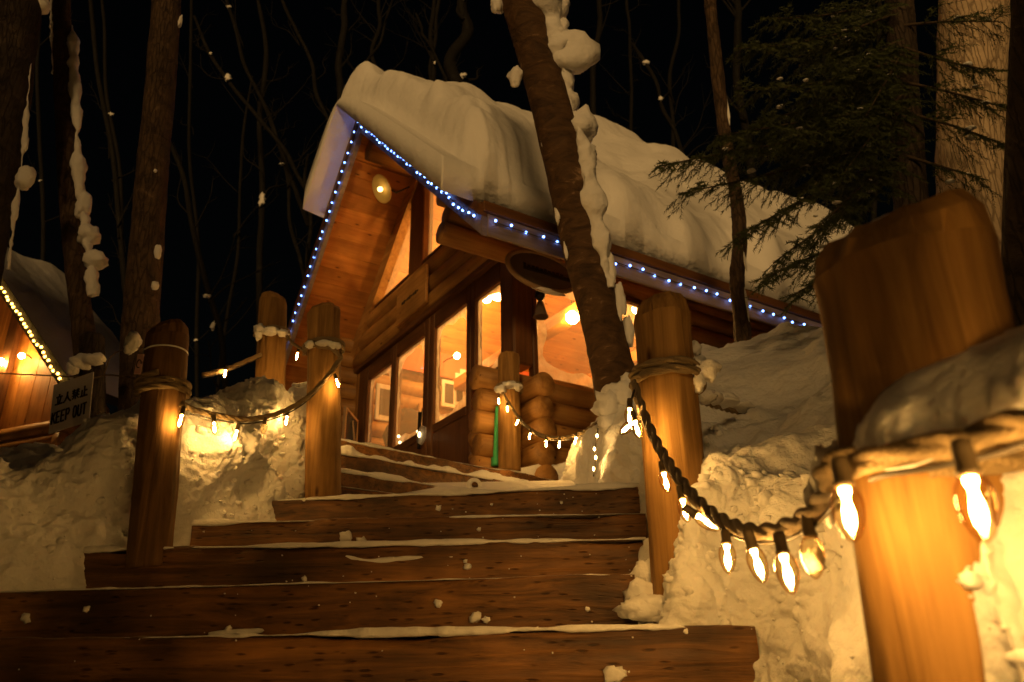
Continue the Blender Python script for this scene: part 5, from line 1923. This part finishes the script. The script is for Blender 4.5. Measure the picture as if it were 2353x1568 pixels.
rs = np.random.default_rng(5)
FT = [(2120, 1050, 4.4), (2105, 700, 4.4), (2090, 420, 4.35), (2075, 150, 4.3), (2060, -100, 4.2), (2040, -500, 4.1)]
fp = [at(*p) for p in FT]
fir = thing('fir_tree', 'dark fir tree with drooping needle boughs over the right roof slope', 'tree', fp[0])
obj('trunk', *trunk_mesh(fp, [0.12, 0.11, 0.10, 0.095, 0.09, 0.08], 24, 0.08, 4, 3.0, 60), 'bark_dark', fir)
boughs = [((2085, 20), (1690, 105), 4.3, 3.7, .10, 1.0), ((2085, 130), (1700, 185), 4.3, 3.8, .08, 1.0), ((2088, 300), (1500, 392), 4.35, 3.9, -.05, 1.2), ((2088, 320), (1560, 440), 4.35, 4.1, .02, 1.0),
          ((2090, 350), (1690, 560), 4.35, 3.9, -.05, 0.9), ((2090, 380), (1770, 600), 4.35, 4.1, .0, 0.9), ((2095, 520), (1765, 655), 4.4, 4.0, -.05, 1.0), ((2095, 560), (1800, 690), 4.4, 3.9, -.04, 0.8),
          ((2080, -20), (1760, 40), 4.3, 3.9, .1, 0.9), ((2085, 220), (1800, 300), 4.3, 3.8, .08, 1.0), ((2080, 80), (1850, 210), 4.3, 3.7, .05, 1.0), ((2090, 240), (1640, 330), 4.3, 3.75, .0, 1.0),
          ((2070, 60), (2305, 60), 4.2, 3.9, -.03, 0.8), ((2075, 110), (2300, 165), 4.2, 3.9, .03, 0.7), ((2080, 190), (2325, 255), 4.2, 3.9, -.02, 0.9), ((2080, 260), (2320, 330), 4.2, 3.9, -.03, 0.9), ((2085, 360), (2270, 425), 4.25, 4.0, .0, 0.6),
          ((2085, 200), (1960, 420), 4.3, 3.8, .0, 1.0), ((2085, 100), (1950, 330), 4.3, 3.8, .0, 1.0), ((2085, 330), (1880, 520), 4.3, 3.9, .0, 0.8),
          ((2080, 160), (1720, 270), 4.5, 4.4, .03, 1.2), ((2080, 40), (1800, 140), 4.5, 4.5, .05, 1.2), ((2080, 260), (1740, 400), 4.5, 4.4, .0, 1.2), ((2085, 300), (1840, 430), 4.5, 4.4, .0, 1.2), ((2080, 100), (1770, 330), 4.6, 4.6, .03, 1.2), ((2080, -30), (1900, 120), 4.4, 4.2, .05, 1.2)]
for (a, b, ya, yb, sag, den) in boughs:
    st, nd = fir_bough(at(a[0], a[1], ya), at(b[0], b[1], yb), sag, den, rs)
    bo = obj('bough', *st, 'twig', fir)
    o = obj('needles', *nd, 'needle', bo, False)
    o['kind'] = 'stuff'
    pa, pb = at(a[0], a[1], ya), at(b[0], b[1], yb)
    for _ in range(2):
        u_ = rs.uniform(0.3, 0.9)
        q = pa + (pb - pa) * u_ + np.array([rs.normal() * 0.05, rs.normal() * 0.04, 0.012 - sag * math.sin(math.pi * u_ * 0.85)])
        r = rs.uniform(0.008, 0.020)
        obj('snow_clump', *blob(q, (r * 1.7, r * 1.2, r * 0.5), 12, 8, 0.45, 1.8, rs.random() * 30), 'snow', bo)

# forest behind: bare trunks with odd patches of snow
FL = [((208, 0), (302, 800), 10, 15, 0), ((240, 60), (300, 780), 8, 18, 1), ((480, 120), (700, 430), 9, 14, 1), ((700, 420), (722, 800), 9, 14, 0), ((612, 120), (596, 800), 12, 16, 1), ((520, 0), (640, 330), 8, 15, 1), ((640, 330), (710, 700), 8, 15, 0),
      ((648, 0), (765, 300), 8, 17, 1), ((792, 0), (776, 300), 15, 18, 0), ((886, 50), (800, 240), 6, 16, 0), ((998, 0), (1000, 330), 10, 20, 1), ((968, 60), (1010, 150), 6, 20, 0), ((1066, -20), (1064, 330), 26, 16, 1), ((1376, -20), (1366, 330), 12, 18, 0),
      ((1480, 140), (1570, 360), 9, 17, 1), ((1690, -20), (1725, 380), 16, 14, 0), ((870, 0), (872, 260), 9, 22, 0), ((420, 400), (520, 900), 12, 13, 1), ((440, 0), (452, 800), 7, 24, 0), ((560, 300), (500, 900), 7, 20, 0),
      ((90, 0), (98, 700), 8, 20, 0), ((1010, -10), (990, 200), 8, 24, 0), ((1560, -20), (1545, 400), 8, 22, 0), ((1440, -20), (1450, 300), 7, 24, 0), ((2020, -20), (2010, 400), 10, 20, 0)]
rs = np.random.default_rng(11)
FOREST = ['faint thin trunk left of the thick brown trunk, slanting right', 'thin trunk with snow just left of the thick brown trunk', 'slanting snowy limb rising left of the gable toward upper left', 'faint trunk under the slanting snowy limb beside the left roof edge', 'straight snowy trunk left of the gable above the round topped post', 'slim slanting trunk with snow from the top edge left of the gable', 'dim slanting trunk just left of the gable snow lobe', 'thin snowy trunk slanting down to the gable snow lobe', 'broad faint trunk directly above the left end of the gable snow', 'thin bare limb slanting over the top of the gable snow', 'pale snowy trunk above the dip in the roof snow', 'short slanting limb beside the pale trunk over the roof dip', 'thickest background trunk standing over the roof dip with snow at its foot', 'faint upright trunk right of the leaning tree top', 'slanting snowy limb in the sky above the right roof slope', 'dim trunk right behind the thin crooked trunk', 'very faint upright trunk above the gable peak', 'bent trunk with snow rising behind the left snow bank', 'very faint thin upright trunk between brown trunk and gable', 'very faint trunk leaning left above the left snow bank', 'very faint trunk between the two leftmost trunks', 'very faint trunk left of the pale trunk over the roof', 'very faint trunk above the middle of the right roof slope', 'very faint trunk right of the leaning tree snow', 'faint trunk behind the fir boughs at the upper right']
for i, (a, b, wpx, Y, sn) in enumerate(FL):
    A, B = at(a[0], a[1], Y), at(b[0], b[1], Y)
    if B[2] > A[2]:
        A, B = B, A
    up_ = A + (A - B) * (0.8 if a[1] <= 0 else 0.25)
    dn_ = B + (B - A) * 0.6 if b[1] > 600 else B + (B - A) * 0.5
    r = wpx / FPX * (A @ _f) / 2
    jig = lambda k_: np.array([rs.normal() * r * k_, rs.normal() * r * k_, 0])
    path = [dn_, B, B + (A - B) * 0.25 + jig(1.2), B + (A - B) * 0.5 + jig(1.6), B + (A - B) * 0.75 + jig(1.2), A, up_ + jig(3)]
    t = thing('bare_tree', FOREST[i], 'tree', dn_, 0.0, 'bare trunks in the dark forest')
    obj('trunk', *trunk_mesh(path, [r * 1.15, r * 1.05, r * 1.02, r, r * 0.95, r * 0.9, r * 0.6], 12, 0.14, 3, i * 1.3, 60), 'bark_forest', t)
    for j in range(6):
        k_ = rs.uniform(-0.1, 1.2)
        p = B + (A - B) * k_
        Lb = rs.uniform(0.5, 1.5) * (0.07 * Y)
        sgn = 1 if rs.random() < 0.5 else -1
        d_ = np.array([sgn * rs.uniform(0.3, 0.9), rs.normal() * 0.3, rs.uniform(0.5, 1.2)])
        d_ /= np.linalg.norm(d_)
        q = [p, p + d_ * Lb * 0.4 + rs.normal(size=3) * 0.05, p + d_ * Lb * 0.75 + np.array([0, 0, 0.1]) + rs.normal(size=3) * 0.07, p + d_ * Lb + np.array([0, 0, 0.25]) + rs.normal(size=3) * 0.08]
        bp_ = catmull(np.array(q), 16)
        br = obj('branch', *tube(bp_, np.linspace(min(r * 0.4, 0.05), 0.006, 16), 6), 'bark_forest', t)
        for m2 in range(4):
            w0 = bp_[int(rs.uniform(4, 15))]
            d2 = d_ * 0.6 + rs.normal(size=3) * 0.5 + np.array([0, 0, 0.4])
            d2 /= np.linalg.norm(d2)
            w1 = w0 + d2 * Lb * rs.uniform(0.2, 0.45)
            obj('twig', *tube(catmull(np.array([w0, (w0 + w1) / 2 + rs.normal(size=3) * 0.03, w1]), 6), np.linspace(0.010, 0.003, 6), 5), 'bark_forest', br)
        if rs.random() < (0.30 if sn else 0.06):
            c_ = bp_[0] + np.array([0, -r * 0.6, 0])
            w_ = rs.uniform(0.03, 0.09)
            obj('snow_clump', *blob(c_ + np.array([0, -0.02, w_ * 0.4]), (w_ * rs.uniform(0.6, 1.6), w_ * 0.7, w_ * rs.uniform(0.5, 1.8)), 12, 8, 0.55, 2.2, i + j * 7.0), 'snow', t)

for o in bpy.data.objects:
    if '_loc' in o:
        del o['_loc']
